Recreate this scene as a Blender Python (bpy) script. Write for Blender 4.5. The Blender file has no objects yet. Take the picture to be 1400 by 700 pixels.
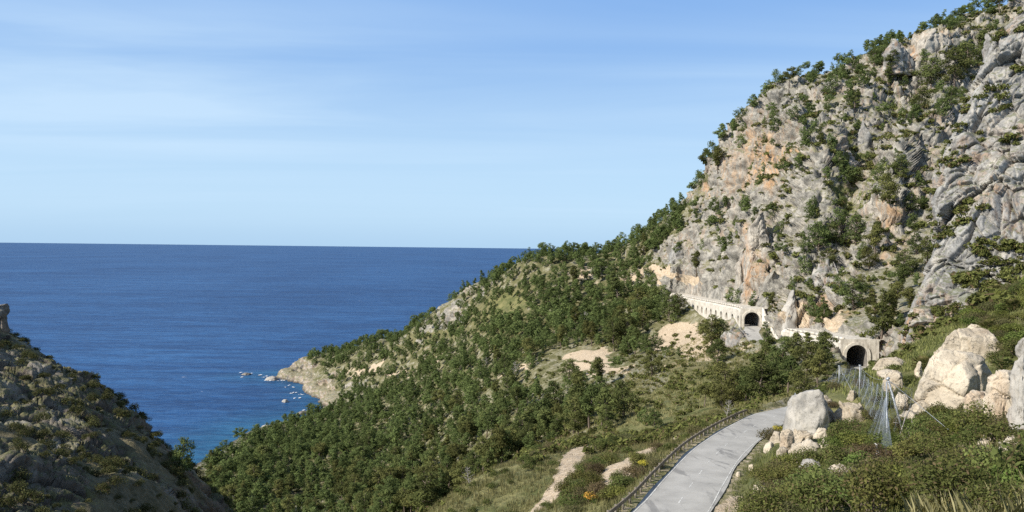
import bpy, math, random, time
import numpy as np
from mathutils import Vector, Matrix

T0 = time.time()
def log(*a): print('[%.1fs]' % (time.time() - T0), *a)
rng = np.random.default_rng(7)
random.seed(7)
scn = bpy.context.scene
COL = scn.collection

# ------------------------------------------------------------------ camera
CAM = np.array([0.0, 0.0, 140.0])
F = 1078.0
PITCH, ROLL = 11.0 / F, 0.0114
cam_d = bpy.data.cameras.new('camera')
cam = bpy.data.objects.new('camera', cam_d)
COL.objects.link(cam)
Rm = (Matrix.Rotation(math.pi / 2 - PITCH, 3, 'X') @ Matrix.Rotation(ROLL, 3, 'Z'))
cam.matrix_world = Matrix.Translation(CAM) @ Rm.to_4x4()
cam_d.angle = 2 * math.atan(700 / F)
cam_d.clip_start = 0.5
cam_d.clip_end = 1.0e6
scn.camera = cam
R = np.array(Rm)

def ray(px, py):
    v = np.stack([(np.asarray(px, float) - 700) / F, (350 - np.asarray(py, float)) / F, -np.ones_like(np.asarray(px, float))], -1)
    return v @ R.T

def unproj(px, py, d):
    r = ray(px, py)
    return CAM + r * (np.asarray(d) / r[..., 1])[..., None]

def proj(P):
    q = (np.asarray(P) - CAM) @ R
    w = np.maximum(-q[..., 2], 0.1)
    return 700 + F * q[..., 0] / w, 350 - F * q[..., 1] / w, w

# ------------------------------------------------------------------ noise
def _hash(ix, iy, iz, seed):
    h = (ix.astype(np.uint32) * np.uint32(374761393) + iy.astype(np.uint32) * np.uint32(668265263)
         + iz.astype(np.uint32) * np.uint32(2147483647 - 36969) + np.uint32((seed * 974711 + 12345) & 0xffffffff))
    h = (h ^ (h >> np.uint32(13))) * np.uint32(1274126177)
    h = (h ^ (h >> np.uint32(15))) * np.uint32(2246822519)
    return h ^ (h >> np.uint32(16))

def vnoise(P, seed=0):
    """value noise in -1..1, P (n,3)"""
    Pf = np.floor(P)
    I = Pf.astype(np.int64)
    f = (P - Pf).astype(np.float32)
    u = f * f * f * (f * (f * 6 - 15) + 10)
    out = np.zeros(len(P), np.float32)
    for dx in (0, 1):
        wx = u[:, 0] if dx else 1 - u[:, 0]
        for dy in (0, 1):
            wy = u[:, 1] if dy else 1 - u[:, 1]
            for dz in (0, 1):
                wz = u[:, 2] if dz else 1 - u[:, 2]
                h = _hash(I[:, 0] + dx, I[:, 1] + dy, I[:, 2] + dz, seed)
                out += wx * wy * wz * (h.astype(np.float32) * np.float32(2 / 4294967295.0) - 1)
    return out

def fbm(P, octs=4, seed=0, gain=0.5, lac=2.03, ridged=False):
    o = np.zeros(len(P), np.float32); a = 1.0; s = 0
    Q = np.array(P, float)
    for k in range(octs):
        n = vnoise(Q, seed + k * 17)
        if ridged: n = 1 - 2 * np.abs(n)
        o += a * n; s += a
        Q = Q * lac + 13.7; a *= gain
    return o / s

def worley(P, seed=0):
    """F1, F2 and 4 random values of the nearest cell, plus the vector from its centre"""
    Pf = np.floor(P); I = Pf.astype(np.int64)
    n = len(P)
    f1 = np.full(n, 9.0, np.float32); f2 = np.full(n, 9.0, np.float32)
    hid = np.zeros(n, np.uint32); vec = np.zeros((n, 3), np.float32)
    fr = (P - Pf).astype(np.float32)
    for dx in (-1, 0, 1):
        for dy in (-1, 0, 1):
            for dz in (-1, 0, 1):
                h = _hash(I[:, 0] + dx, I[:, 1] + dy, I[:, 2] + dz, seed)
                jx = (h & np.uint32(1023)).astype(np.float32) / 1023.0
                jy = ((h >> np.uint32(10)) & np.uint32(1023)).astype(np.float32) / 1023.0
                jz = ((h >> np.uint32(20)) & np.uint32(1023)).astype(np.float32) / 1023.0
                vx = fr[:, 0] - dx - jx; vy = fr[:, 1] - dy - jy; vz = fr[:, 2] - dz - jz
                d = np.sqrt(vx * vx + vy * vy + vz * vz)
                c = d < f1
                f2 = np.where(c, f1, np.minimum(f2, d))
                hid = np.where(c, h, hid)
                vec[c] = np.stack([vx, vy, vz], 1)[c]
                f1 = np.where(c, d, f1)
    z = np.zeros_like(hid, dtype=np.int64)
    rnd = []
    for k in range(4):
        rnd.append(_hash(hid.astype(np.int64), z + k, z, seed + 99).astype(np.float32) / 4294967295.0 * 2 - 1)
    return f1, f2, np.stack(rnd, 1), vec

def unit(v): return v / (np.linalg.norm(v, axis=-1, keepdims=True) + 1e-9)

def sstep(a, b, x):
    t = np.clip((x - a) / (b - a), 0, 1)
    return t * t * (3 - 2 * t)

def rock_disp(P, sizes, seed=0, stretch=(1, 1, 0.7)):
    """fractured blocky relief (metres): tilted blocks with cracks between them"""
    out = np.zeros(len(P), np.float32)
    W = np.array(P, float)
    warp = np.stack([vnoise(W / 9 + 5, seed + 1), vnoise(W / 9 + 25, seed + 2), vnoise(W / 9 + 45, seed + 3)], 1) * 2.2
    W = (W + warp) * np.array(stretch)
    for k, (s, a) in enumerate(sizes):
        f1, f2, r, v = worley(W / s + 3.1 * k, seed + 10 + k)
        crack = 1 - sstep(0.0, 0.14, f2 - f1)
        out += a * (0.55 * r[:, 0] + 0.9 * (r[:, 1:4] * v).sum(1) - 0.75 * crack)
    return out

# ------------------------------------------------------------------ mesh helpers
def make_mesh(name, V, Fc, mat=None, smooth=True, colors=None, cname='mask'):
    V = np.ascontiguousarray(V, dtype=np.float32)
    me = bpy.data.meshes.new(name)
    if isinstance(Fc, np.ndarray):
        m, k = Fc.shape
        loops = Fc.reshape(-1).astype(np.int32)
        starts = (np.arange(m) * k).astype(np.int32)
    else:
        loops = np.array([i for f in Fc for i in f], np.int32)
        ls = [len(f) for f in Fc]
        starts = np.concatenate([[0], np.cumsum(ls)[:-1]]).astype(np.int32)
        m = len(Fc)
    me.vertices.add(len(V)); me.vertices.foreach_set('co', V.reshape(-1))
    me.loops.add(len(loops)); me.loops.foreach_set('vertex_index', loops)
    me.polygons.add(m); me.polygons.foreach_set('loop_start', starts)
    if smooth: me.polygons.foreach_set('use_smooth', np.ones(m, bool))
    me.update(calc_edges=True)
    if colors is not None:
        at = me.color_attributes.new(cname, 'FLOAT_COLOR', 'POINT')
        c4 = np.ones((len(V), 4), np.float32); c4[:, :colors.shape[1]] = colors
        at.data.foreach_set('color', c4.reshape(-1))
    if mat is not None: me.materials.append(mat)
    return me

def link(name, me, parent=None, loc=None, rot=None, scale=None, **props):
    o = bpy.data.objects.new(name, me)
    COL.objects.link(o)
    if parent is not None: o.parent = parent
    if loc is not None: o.location = [float(q) for q in loc]
    if rot is not None: o.rotation_euler = [float(q) for q in rot]
    if scale is not None: o.scale = [float(q) for q in scale] if hasattr(scale, '__len__') else [float(scale)] * 3
    for k, v in props.items(): o[k] = v
    return o

def thing(name, label, cat, loc=(0, 0, 0), rotz=0.0, scale=None, group=None):
    o = link(name, None, loc=loc, rot=(0, 0, rotz), scale=scale, label=label, category=cat)
    o.empty_display_size = 0.5
    if group: o['group'] = group
    return o

def tag(o, label, cat, group=None):
    o['label'] = label; o['category'] = cat
    if group: o['group'] = group
    return o

class MB:
    """collects shapes into one mesh"""
    def __init__(s): s.v = []; s.f = []; s.n = 0
    def add(s, V, Fs):
        V = np.asarray(V, float); s.v.append(V)
        s.f += [tuple(int(i) + s.n for i in f) for f in Fs]; s.n += len(V)
    def box(s, c, size, ax=None):
        c = np.array(c, float); h = np.array(size, float) / 2
        A = np.eye(3) if ax is None else np.array(ax, float)
        V = [c + A[0] * h[0] * i + A[1] * h[1] * j + A[2] * h[2] * k for i in (-1, 1) for j in (-1, 1) for k in (-1, 1)]
        s.add(V, [(0, 1, 3, 2), (4, 6, 7, 5), (0, 4, 5, 1), (2, 3, 7, 6), (0, 2, 6, 4), (1, 5, 7, 3)])
    def tube(s, pts, rad, n=6, cap=True):
        pts = [np.array(p, float) for p in pts]
        rad = list(rad) if hasattr(rad, '__len__') else [rad] * len(pts)
        V = []; Fs = []
        for i, p in enumerate(pts):
            t = pts[min(i + 1, len(pts) - 1)] - pts[max(i - 1, 0)]
            t /= max(np.linalg.norm(t), 1e-9)
            a = np.cross(t, [0.13, 0.31, 0.94] if abs(t[2]) < 0.9 else [1, 0.1, 0]); a /= np.linalg.norm(a)
            b = np.cross(t, a)
            for k in range(n):
                q = 2 * math.pi * k / n
                V.append(p + rad[i] * (a * math.cos(q) + b * math.sin(q)))
        for i in range(len(pts) - 1):
            for k in range(n):
                Fs.append((i * n + k, i * n + (k + 1) % n, (i + 1) * n + (k + 1) % n, (i + 1) * n + k))
        if cap:
            Fs.append(tuple(range(n))[::-1]); Fs.append(tuple((len(pts) - 1) * n + k for k in range(n)))
        s.add(V, Fs)
    def mesh(s, name, mat, smooth=False): return make_mesh(name, np.concatenate(s.v), s.f, mat, smooth)
    def obj(s, name, mat, parent=None, smooth=False, **k): return link(name, s.mesh(name, mat, smooth), parent, **k)

# ------------------------------------------------------------------ materials
def newmat(name):
    m = bpy.data.materials.new(name); m.use_nodes = True
    nt = m.node_tree; nt.nodes.clear()
    out = nt.nodes.new('ShaderNodeOutputMaterial')
    b = nt.nodes.new('ShaderNodeBsdfPrincipled')
    nt.links.new(b.outputs[0], out.inputs[0])
    b.inputs['Roughness'].default_value = 0.9
    b.inputs['Specular IOR Level'].default_value = 0.25
    return m, nt, b, out

class NT:
    def __init__(s, nt): s.t = nt; s.pos = None
    def n(s, typ, **kw):
        x = s.t.nodes.new(typ)
        for k, v in kw.items(): setattr(x, k, v)
        return x
    def l(s, a, b): s.t.links.new(a, b)
    def val(s, x, inp):
        if isinstance(x, (int, float)): inp.default_value = x
        elif isinstance(x, (tuple, list)): inp.default_value = tuple(x) + ((1.0,) if len(x) == 3 and len(inp.default_value) == 4 else ())
        else: s.l(x, inp)
    def geo(s):
        if s.pos is None: s.pos = s.n('ShaderNodeNewGeometry')
        return s.pos
    def mapp(s, vec, scale=(1, 1, 1), loc=(0, 0, 0), rot=(0, 0, 0)):
        m = s.n('ShaderNodeMapping'); s.l(vec, m.inputs[0])
        m.inputs['Location'].default_value = loc; m.inputs['Rotation'].default_value = rot; m.inputs['Scale'].default_value = scale
        return m.outputs[0]
    def noise(s, vec, scale=1.0, detail=4, rough=0.55, dist=0.0):
        x = s.n('ShaderNodeTexNoise'); s.l(vec, x.inputs['Vector'])
        x.inputs['Scale'].default_value = scale; x.inputs['Detail'].default_value = detail
        x.inputs['Roughness'].default_value = rough; x.inputs['Distortion'].default_value = dist
        return x.outputs[0]
    def voro(s, vec, scale=1.0, feature='F1', out=0):
        x = s.n('ShaderNodeTexVoronoi', feature=feature); s.l(vec, x.inputs['Vector']); x.inputs['Scale'].default_value = scale
        return x.outputs[out]
    def math(s, op, a, b=0.0, clamp=False):
        x = s.n('ShaderNodeMath', operation=op, use_clamp=clamp); s.val(a, x.inputs[0]); s.val(b, x.inputs[1]); return x.outputs[0]
    def ramp(s, x, lo, hi, a=0.0, b=1.0):
        m = s.n('ShaderNodeMapRange', interpolation_type='SMOOTHSTEP'); s.val(x, m.inputs['Value'])
        m.inputs['From Min'].default_value = lo; m.inputs['From Max'].default_value = hi
        m.inputs['To Min'].default_value = a; m.inputs['To Max'].default_value = b
        return m.outputs[0]
    def mix(s, f, a, b):
        m = s.n('ShaderNodeMix', data_type='RGBA'); s.val(f, m.inputs[0]); s.val(a, m.inputs[6]); s.val(b, m.inputs[7]); return m.outputs[2]
    def mul(s, a, b):
        m = s.n('ShaderNodeMix', data_type='RGBA', blend_type='MULTIPLY'); m.inputs[0].default_value = 1.0
        s.val(a, m.inputs[6]); s.val(b, m.inputs[7]); return m.outputs[2]
    def bump(s, h, strength=0.5, dist=0.1, prev=None):
        b = s.n('ShaderNodeBump'); b.inputs['Strength'].default_value = strength; b.inputs['Distance'].default_value = dist
        s.l(h, b.inputs['Height'])
        if prev is not None: s.l(prev, b.inputs['Normal'])
        return b.outputs[0]
    def attr(s, name, out='Color'):
        a = s.n('ShaderNodeAttribute', attribute_name=name); return a.outputs[out]
    def sep(s, c):
        x = s.n('ShaderNodeSeparateColor'); s.l(c, x.inputs[0]); return x.outputs

def rock_colour(N, vec, fine=1.0, cream=0.0, base=((0.20, 0.19, 0.17), (0.40, 0.375, 0.33)), orange=0.5):
    """grey to cream limestone with ochre stains and dark lichen; returns colour and height"""
    big = N.noise(vec, 0.045, 5, 0.6, 0.6)
    mid = N.noise(vec, 0.35, 6, 0.65)
    sm = N.noise(vec, 2.2 * fine, 5, 0.7)
    c = N.mix(N.ramp(mid, 0.33, 0.68), base[0], base[1])
    streak = N.noise(N.mapp(vec, (0.55, 0.55, 0.07)), 1.0, 4, 0.6)
    f = N.math('MULTIPLY', N.ramp(big, 0.46, 0.62), N.ramp(streak, 0.42, 0.68))
    c = N.mix(N.math('MULTIPLY', f, orange), c, (0.42, 0.245, 0.125))
    c = N.mix(N.ramp(streak, 0.56, 0.74, 0, 0.42), c, (0.12, 0.112, 0.105))
    pale = N.ramp(N.noise(vec, 0.16, 4, 0.6, 0.3), 0.5, 0.7)
    c = N.mix(N.math('MULTIPLY', pale, 0.5), c, (0.50, 0.455, 0.38))
    c = N.mix(N.ramp(sm, 0.50, 0.72, 0, 0.6), c, (0.085, 0.08, 0.07))
    wn = N.n('ShaderNodeTexNoise'); N.l(vec, wn.inputs['Vector']); wn.inputs['Scale'].default_value = 0.7 * fine; wn.inputs['Detail'].default_value = 4
    wv = N.n('ShaderNodeVectorMath', operation='MULTIPLY_ADD'); N.l(wn.outputs['Color'], wv.inputs[0]); wv.inputs[1].default_value = (1.6, 1.6, 1.6); N.l(vec, wv.inputs[2])
    cr = N.voro(N.mapp(wv.outputs[0], (1, 0.8, 0.45)), 0.55 * fine, 'DISTANCE_TO_EDGE')
    crack = N.ramp(cr, 0.0, 0.045, 1.0, 0.0)
    crm = N.math('MULTIPLY', crack, N.ramp(N.noise(vec, 0.5 * fine, 2), 0.48, 0.62))
    c = N.mix(N.math('MULTIPLY', crm, 0.45), c, (0.07, 0.06, 0.055))
    pit = N.noise(vec, 7.5 * fine, 5, 0.7)
    c = N.mix(N.ramp(pit, 0.54, 0.74, 0, 0.5), c, (0.13, 0.118, 0.098))
    h = N.math('ADD', N.math('MULTIPLY', mid, 1.0), N.math('ADD', N.math('MULTIPLY', sm, 0.5), N.math('MULTIPLY', pit, 0.28)))
    h = N.math('SUBTRACT', h, N.math('MULTIPLY', crm, 0.3))
    return c, h

def ground_material(name='ground_cover', base=((0.14, 0.132, 0.115), (0.38, 0.355, 0.305)), orange=0.45):
    m, nt, b, out = newmat(name)
    N = NT(nt); g = N.geo(); P = g.outputs['Position']
    rk, h = rock_colour(N, P, base=base, orange=orange)
    oc = N.attr('mask', 'Alpha')
    ostreak = N.noise(N.mapp(P, (0.5, 0.5, 0.10)), 1.0, 5, 0.6)
    rk = N.mix(N.math('MULTIPLY', oc, N.ramp(ostreak, 0.40, 0.60, 0.1, 0.85)), rk, (0.47, 0.285, 0.145))
    ms = N.sep(N.attr('mask'))
    nz = N.n('ShaderNodeSeparateXYZ'); N.l(g.outputs['Normal'], nz.inputs[0])
    n1 = N.noise(P, 0.22, 5, 0.62); n2 = N.noise(P, 1.3, 5, 0.68); n3 = N.noise(P, 0.035, 3, 0.5)
    litter = N.mix(N.ramp(n2, 0.35, 0.68), (0.075, 0.062, 0.036), (0.20, 0.16, 0.10))
    grass = N.mix(N.ramp(n1, 0.34, 0.66), (0.085, 0.098, 0.030), (0.225, 0.205, 0.085))
    grass = N.mix(N.ramp(n2, 0.42, 0.72, 0, 0.55), grass, (0.055, 0.07, 0.022))
    earth = N.mix(N.ramp(n2, 0.3, 0.7), (0.36, 0.275, 0.18), (0.55, 0.45, 0.33))
    # soil or grass between the rock
    soft = N.mix(ms[2], litter, grass)
    # grass holds on the flatter ledges of rocky ground
    ledge = N.math('ADD', N.math('MULTIPLY', nz.outputs[2], 0.62), N.math('MULTIPLY', N.math('SUBTRACT', n1, 0.5), 1.0))
    ledge = N.ramp(ledge, 0.34, 0.52)
    ledge = N.math('MULTIPLY', ledge, N.ramp(n2, 0.36, 0.56))
    rockf = N.math('ADD', ms[0], N.math('MULTIPLY', N.math('SUBTRACT', n1, 0.5), 0.9))
    rockf = N.ramp(rockf, 0.42, 0.56)
    rr = N.mix(N.math('MULTIPLY', ledge, 0.75), rk, grass)
    c = N.mix(rockf, soft, rr)
    ef = N.ramp(N.math('ADD', ms[1], N.math('MULTIPLY', N.math('SUBTRACT', n2, 0.5), 0.7)), 0.4, 0.6)
    c = N.mix(ef, c, earth)
    pz = N.n('ShaderNodeSeparateXYZ'); N.l(P, pz.inputs[0])
    wet = N.ramp(N.math('ADD', pz.outputs[2], N.math('MULTIPLY', n2, -3.0)), -1.2, 0.9, 0.8, 0.0)
    c = N.mix(wet, c, (0.055, 0.045, 0.035))
    N.l(c, b.inputs['Base Color'])
    hh = N.math('ADD', h, N.math('MULTIPLY', n2, 0.8))
    N.l(N.bump(hh, 0.8, 0.45), b.inputs['Normal'])
    return m

def cliff_material(name='limestone', fine=1.0, base=((0.20, 0.19, 0.17), (0.42, 0.395, 0.35)), orange=0.5, bump=0.35, strength=0.7, green=0.0):
    m, nt, b, out = newmat(name)
    N = NT(nt); g = N.geo(); P = g.outputs['Position']
    c, h = rock_colour(N, P, fine, base=base, orange=orange)
    if green:
        nz = N.n('ShaderNodeSeparateXYZ'); N.l(g.outputs['Normal'], nz.inputs[0])
        n2 = N.noise(P, 0.8, 4, 0.65)
        lf = N.ramp(N.math('ADD', N.math('MULTIPLY', nz.outputs[2], 0.7), N.math('SUBTRACT', n2, 0.5)), 0.46, 0.6)
        c = N.mix(N.math('MULTIPLY', lf, green), c, (0.10, 0.11, 0.04))
    N.l(c, b.inputs['Base Color'])
    N.l(N.bump(h, strength, bump), b.inputs['Normal'])
    return m

def foliage_material(name, c1, c2, dead=None, trans=0.35):
    m, nt, b, out = newmat(name)
    nt.nodes.remove(b)
    N = NT(nt); g = N.geo()
    oi = N.n('ShaderNodeObjectInfo')
    t = N.sep(N.attr('tint'))
    r = N.math('ADD', N.math('MULTIPLY', t[0], 0.6), N.math('MULTIPLY', g.outputs['Random Per Island'], 0.4))
    c = N.mix(r, c1, c2)
    # each plant its own hue
    hs = N.n('ShaderNodeHueSaturation'); N.l(c, hs.inputs['Color'])
    N.l(N.ramp(oi.outputs['Random'], 0, 1, 0.468, 0.522), hs.inputs['Hue'])
    pv = N.math('FRACT', N.math('MULTIPLY', oi.outputs['Random'], 17.3))
    N.l(N.math('MULTIPLY', N.ramp(t[1], 0, 1, 0.72, 1.3), N.ramp(pv, 0, 1, 0.78, 1.25)), hs.inputs['Value'])
    hs.inputs['Saturation'].default_value = 0.95
    c = hs.outputs[0]
    if dead: c = N.mix(N.ramp(g.outputs['Random Per Island'], 0.86, 0.9), c, dead)
    d = N.n('ShaderNodeBsdfDiffuse'); N.l(c, d.inputs[0])
    tr = N.n('ShaderNodeBsdfTranslucent'); N.l(c, tr.inputs[0])
    mx = N.n('ShaderNodeMixShader'); mx.inputs[0].default_value = trans
    N.l(d.outputs[0], mx.inputs[1]); N.l(tr.outputs[0], mx.inputs[2]); N.l(mx.outputs[0], out.inputs[0])
    return m

def simple_material(name, c1, c2, scale=2.0, rough=0.85, bump=0.02, metallic=0.0, stretch=(1, 1, 1), coord='Object'):
    m, nt, b, out = newmat(name)
    N = NT(nt)
    tc = N.n('ShaderNodeTexCoord')
    v = N.mapp(tc.outputs['Object'], stretch) if coord == 'Object' else N.mapp(N.geo().outputs['Position'], stretch)
    n = N.noise(v, scale, 6, 0.65)
    n2 = N.noise(v, scale * 0.2, 3, 0.6)
    f = N.math('ADD', N.math('MULTIPLY', n, 0.6), N.math('MULTIPLY', n2, 0.4))
    N.l(N.mix(N.ramp(f, 0.35, 0.65), c1, c2), b.inputs['Base Color'])
    b.inputs['Roughness'].default_value = rough; b.inputs['Metallic'].default_value = metallic
    if bump: N.l(N.bump(n, 0.6, bump), b.inputs['Normal'])
    return m

M = {}
M['ground'] = ground_material()
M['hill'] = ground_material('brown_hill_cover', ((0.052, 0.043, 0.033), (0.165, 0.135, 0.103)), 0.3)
M['cliff'] = cliff_material('grey_limestone_cliff', 1.0, green=0.6, bump=0.35, base=((0.165, 0.160, 0.150), (0.36, 0.348, 0.322)), orange=0.8)
M['outcrop'] = cliff_material('stained_limestone', 0.9, orange=0.95, bump=0.4, green=0.3, base=((0.24, 0.215, 0.18), (0.44, 0.40, 0.34)))
M['orange_rock'] = cliff_material('ochre_limestone', 0.9, orange=1.0, bump=0.4, base=((0.36, 0.24, 0.14), (0.50, 0.38, 0.26)))
M['boulder'] = cliff_material('cream_limestone', 1.8, base=((0.34, 0.285, 0.21), (0.57, 0.495, 0.385)), orange=0.5, bump=0.16, strength=0.9)
M['grey_boulder'] = cliff_material('grey_limestone', 1.8, base=((0.27, 0.255, 0.23), (0.43, 0.405, 0.36)), orange=0.3, bump=0.12, strength=0.6)
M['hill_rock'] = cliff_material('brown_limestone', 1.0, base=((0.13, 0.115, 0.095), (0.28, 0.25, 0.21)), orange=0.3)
M['pine'] = foliage_material('pine_needles', (0.064, 0.082, 0.027), (0.172, 0.192, 0.060))
M['shrub'] = foliage_material('shrub_leaves', (0.062, 0.078, 0.022), (0.185, 0.205, 0.058), dead=(0.16, 0.12, 0.065))
M['brown_shrub'] = foliage_material('brown_shrub_leaves', (0.075, 0.065, 0.028), (0.18, 0.155, 0.068), dead=(0.17, 0.12, 0.085))
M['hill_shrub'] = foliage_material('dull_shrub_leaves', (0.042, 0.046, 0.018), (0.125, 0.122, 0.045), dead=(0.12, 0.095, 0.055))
M['olive_shrub'] = foliage_material('olive_shrub_leaves', (0.085, 0.09, 0.035), (0.215, 0.205, 0.085), dead=(0.22, 0.17, 0.11))
M['fresh_shrub'] = foliage_material('fresh_shrub_leaves', (0.07, 0.10, 0.02), (0.17, 0.20, 0.05))
M['palm'] = foliage_material('palm_fronds', (0.07, 0.095, 0.025), (0.19, 0.19, 0.06), dead=(0.24, 0.19, 0.10))
M['grass'] = foliage_material('grass_blades', (0.12, 0.148, 0.040), (0.33, 0.33, 0.12), trans=0.4)
M['dry_grass'] = foliage_material('dry_grass_blades', (0.15, 0.155, 0.05), (0.40, 0.37, 0.17), trans=0.4)
M['straw'] = foliage_material('straw_blades', (0.26, 0.24, 0.10), (0.60, 0.53, 0.31), trans=0.5)
M['yellow'] = foliage_material('yellow_flowers', (0.42, 0.30, 0.03), (0.55, 0.42, 0.05), trans=0.2)
M['bark'] = simple_material('pine_bark', (0.10, 0.075, 0.055), (0.20, 0.16, 0.13), 3.0, bump=0.03, stretch=(1, 1, 0.3))
M['dead_wood'] = simple_material('grey_dead_wood', (0.24, 0.22, 0.20), (0.40, 0.37, 0.34), 3.0, bump=0.02, stretch=(1, 1, 0.3))
M['steel'] = simple_material('galvanised_steel', (0.30, 0.32, 0.34), (0.45, 0.46, 0.47), 6.0, rough=0.45, bump=0.0, metallic=0.3)
M['wire'] = simple_material('net_wire', (0.20, 0.23, 0.25), (0.32, 0.35, 0.38), 6.0, rough=0.5, bump=0.0, metallic=0.2)
M['rail'] = simple_material('weathered_brown_rail', (0.15, 0.12, 0.085), (0.29, 0.24, 0.175), 3.0, bump=0.01, stretch=(1, 1, 1))
M['post'] = simple_material('weathered_rail_post', (0.15, 0.125, 0.095), (0.36, 0.33, 0.28), 2.0, bump=0.01)
M['line'] = simple_material('worn_white_paint', (0.36, 0.345, 0.31), (0.68, 0.665, 0.62), 2.2, bump=0.0, coord='World')
M['white'] = simple_material('white_paint', (0.72, 0.72, 0.70), (0.82, 0.82, 0.80), 2.0, bump=0.0)
M['post_white'] = simple_material('weathered_white_post', (0.34, 0.34, 0.33), (0.58, 0.58, 0.56), 5.0, bump=0.0)
M['dark'] = simple_material('dark_concrete', (0.12, 0.11, 0.098), (0.25, 0.23, 0.205), 1.0, bump=0.02)  # darker concrete tone, used only for the gallery vaults

def concrete_material():
    m, nt, b, out = newmat('pale_concrete')
    N = NT(nt); P = N.geo().outputs['Position']
    n = N.noise(P, 0.7, 6, 0.65); st = N.noise(N.mapp(P, (1.2, 1.2, 0.16)), 1.0, 5, 0.65); sm = N.noise(P, 5.0, 4, 0.6)
    c = N.mix(N.ramp(n, 0.32, 0.68), (0.46, 0.415, 0.34), (0.66, 0.61, 0.525))
    c = N.mix(N.ramp(st, 0.48, 0.68, 0, 0.7), c, (0.20, 0.175, 0.145))
    c = N.mix(N.ramp(sm, 0.6, 0.8, 0, 0.3), c, (0.28, 0.25, 0.21))
    N.l(c, b.inputs['Base Color']); N.l(N.bump(N.math('ADD', n, sm), 0.6, 0.06), b.inputs['Normal'])
    return m
M['concrete'] = concrete_material()

def asphalt_material():
    m, nt, b, out = newmat('worn_grey_asphalt')
    N = NT(nt); P = N.geo().outputs['Position']
    n = N.noise(P, 0.3, 5, 0.6); f = N.noise(P, 9.0, 4, 0.7); pa = N.noise(N.mapp(P, (0.5, 0.12, 0.3), rot=(0, 0, 0.45)), 1.0, 5, 0.6, 0.6)
    c = N.mix(N.ramp(n, 0.3, 0.7), (0.34, 0.325, 0.295), (0.45, 0.43, 0.39))
    c = N.mix(N.ramp(pa, 0.54, 0.64, 0, 0.6), c, (0.15, 0.145, 0.14))
    c = N.mix(N.ramp(f, 0.45, 0.75, 0, 0.3), c, (0.17, 0.165, 0.155))
    wn = N.n('ShaderNodeTexNoise'); N.l(P, wn.inputs['Vector']); wn.inputs['Scale'].default_value = 0.6; wn.inputs['Detail'].default_value = 5
    wv = N.n('ShaderNodeVectorMath', operation='MULTIPLY_ADD'); N.l(wn.outputs['Color'], wv.inputs[0]); wv.inputs[1].default_value = (3.0, 3.0, 0); N.l(P, wv.inputs[2])
    cr = N.voro(wv.outputs[0], 0.38, 'DISTANCE_TO_EDGE')
    c = N.mix(N.math('MULTIPLY', N.ramp(cr, 0.0, 0.025, 1, 0), N.ramp(N.noise(P, 0.16, 3), 0.50, 0.62, 0, 0.5)), c, (0.14, 0.135, 0.13))
    N.l(c, b.inputs['Base Color']); b.inputs['Roughness'].default_value = 0.85
    N.l(N.bump(f, 0.4, 0.01), b.inputs['Normal'])
    return m
M['asphalt'] = asphalt_material()

# ------------------------------------------------------------------ terrain control points
CP = []
def cp(px, lst):
    for py, d in lst: CP.append(unproj(px, py, d))
def cz(*pts):
    for p in pts: CP.append(np.array(p, float))
# forest slope and headland: photograph column, (row, distance)
cp(290, [(632, 503), (692, 395)])
cp(365, [(584, 602)])
cp(400, [(640, 470), (690, 395)])
cp(440, [(556, 690)])
cp(385, [(514, 845)]); cp(410, [(500, 850), (530, 790)]); cp(450, [(492, 830), (535, 730)])
cp(500, [(472, 800), (520, 690), (560, 590), (620, 480), (690, 368)])
cp(600, [(424, 720), (480, 640), (560, 500), (620, 408), (690, 320)])
cp(640, [(395, 670)])
cp(700, [(366, 620), (400, 590), (450, 520), (510, 425), (570, 345), (620, 270)])
cp(745, [(354, 600)])
cp(800, [(348, 600), (400, 545), (450, 460), (500, 372), (550, 300)])
cp(850, [(336, 590)])
cp(900, [(304, 575), (345, 532), (380, 502), (440, 400), (480, 335), (520, 268), (560, 195), (595, 135)])
cp(940, [(278, 560)])
cp(960, [(250, 545), (330, 472), (450, 345)])
cp(1000, [(182, 510), (250, 460), (290, 430), (350, 396), (400, 362), (470, 292), (500, 248), (540, 188), (570, 128)])
cp(1060, [(128, 460), (200, 408), (250, 383), (300, 354), (350, 329), (400, 303)])
cp(1150, [(100, 428), (130, 400), (200, 356), (300, 308), (350, 286), (400, 262)])
cp(1210, [(70, 425), (130, 390), (200, 345), (300, 300), (350, 275), (400, 247), (440, 222)])
cp(1300, [(36, 420), (80, 396), (140, 370), (300, 285), (400, 225), (460, 175)])
cp(1370, [(8, 430), (60, 402)])
# far side of the ridges
for _px, _py, _d in ((1000, 200, 560), (1030, 168, 540), (1060, 146, 505), (1105, 132, 480), (1150, 116, 475), (1210, 86, 470), (1255, 74, 470), (1300, 50, 470), (1370, 18, 475), (960, 268, 590), (940, 294, 605), (900, 320, 620), (850, 350, 640), (800, 364, 650), (745, 368, 650)):
    CP.append(unproj(_px, _py, _d))
cp(985, [(200, 520)]); cp(1030, [(150, 488), (185, 436), (262, 412)]); cp(1105, [(113, 432), (160, 390), (250, 340)]); cp(1255, [(54, 420)])
cp(1058, [(186, 402), (258, 390)])
cz((-70, 820, 18), (-90, 900, -20), (0, 720, 92), (0, 850, 2), (60, 740, 98), (90, 950, 0), (120, 680, 135), (170, 900, 40),
   (200, 600, 200), (235, 500, 240), (340, 550, 288), (400, 420, 300), (250, 250, 190), (300, 120, 188), (210, 60, 165),
   (190, 150, 150), (120, 15, 152), (60, 0, 143), (450, 800, 200), (500, 200, 280))
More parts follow.
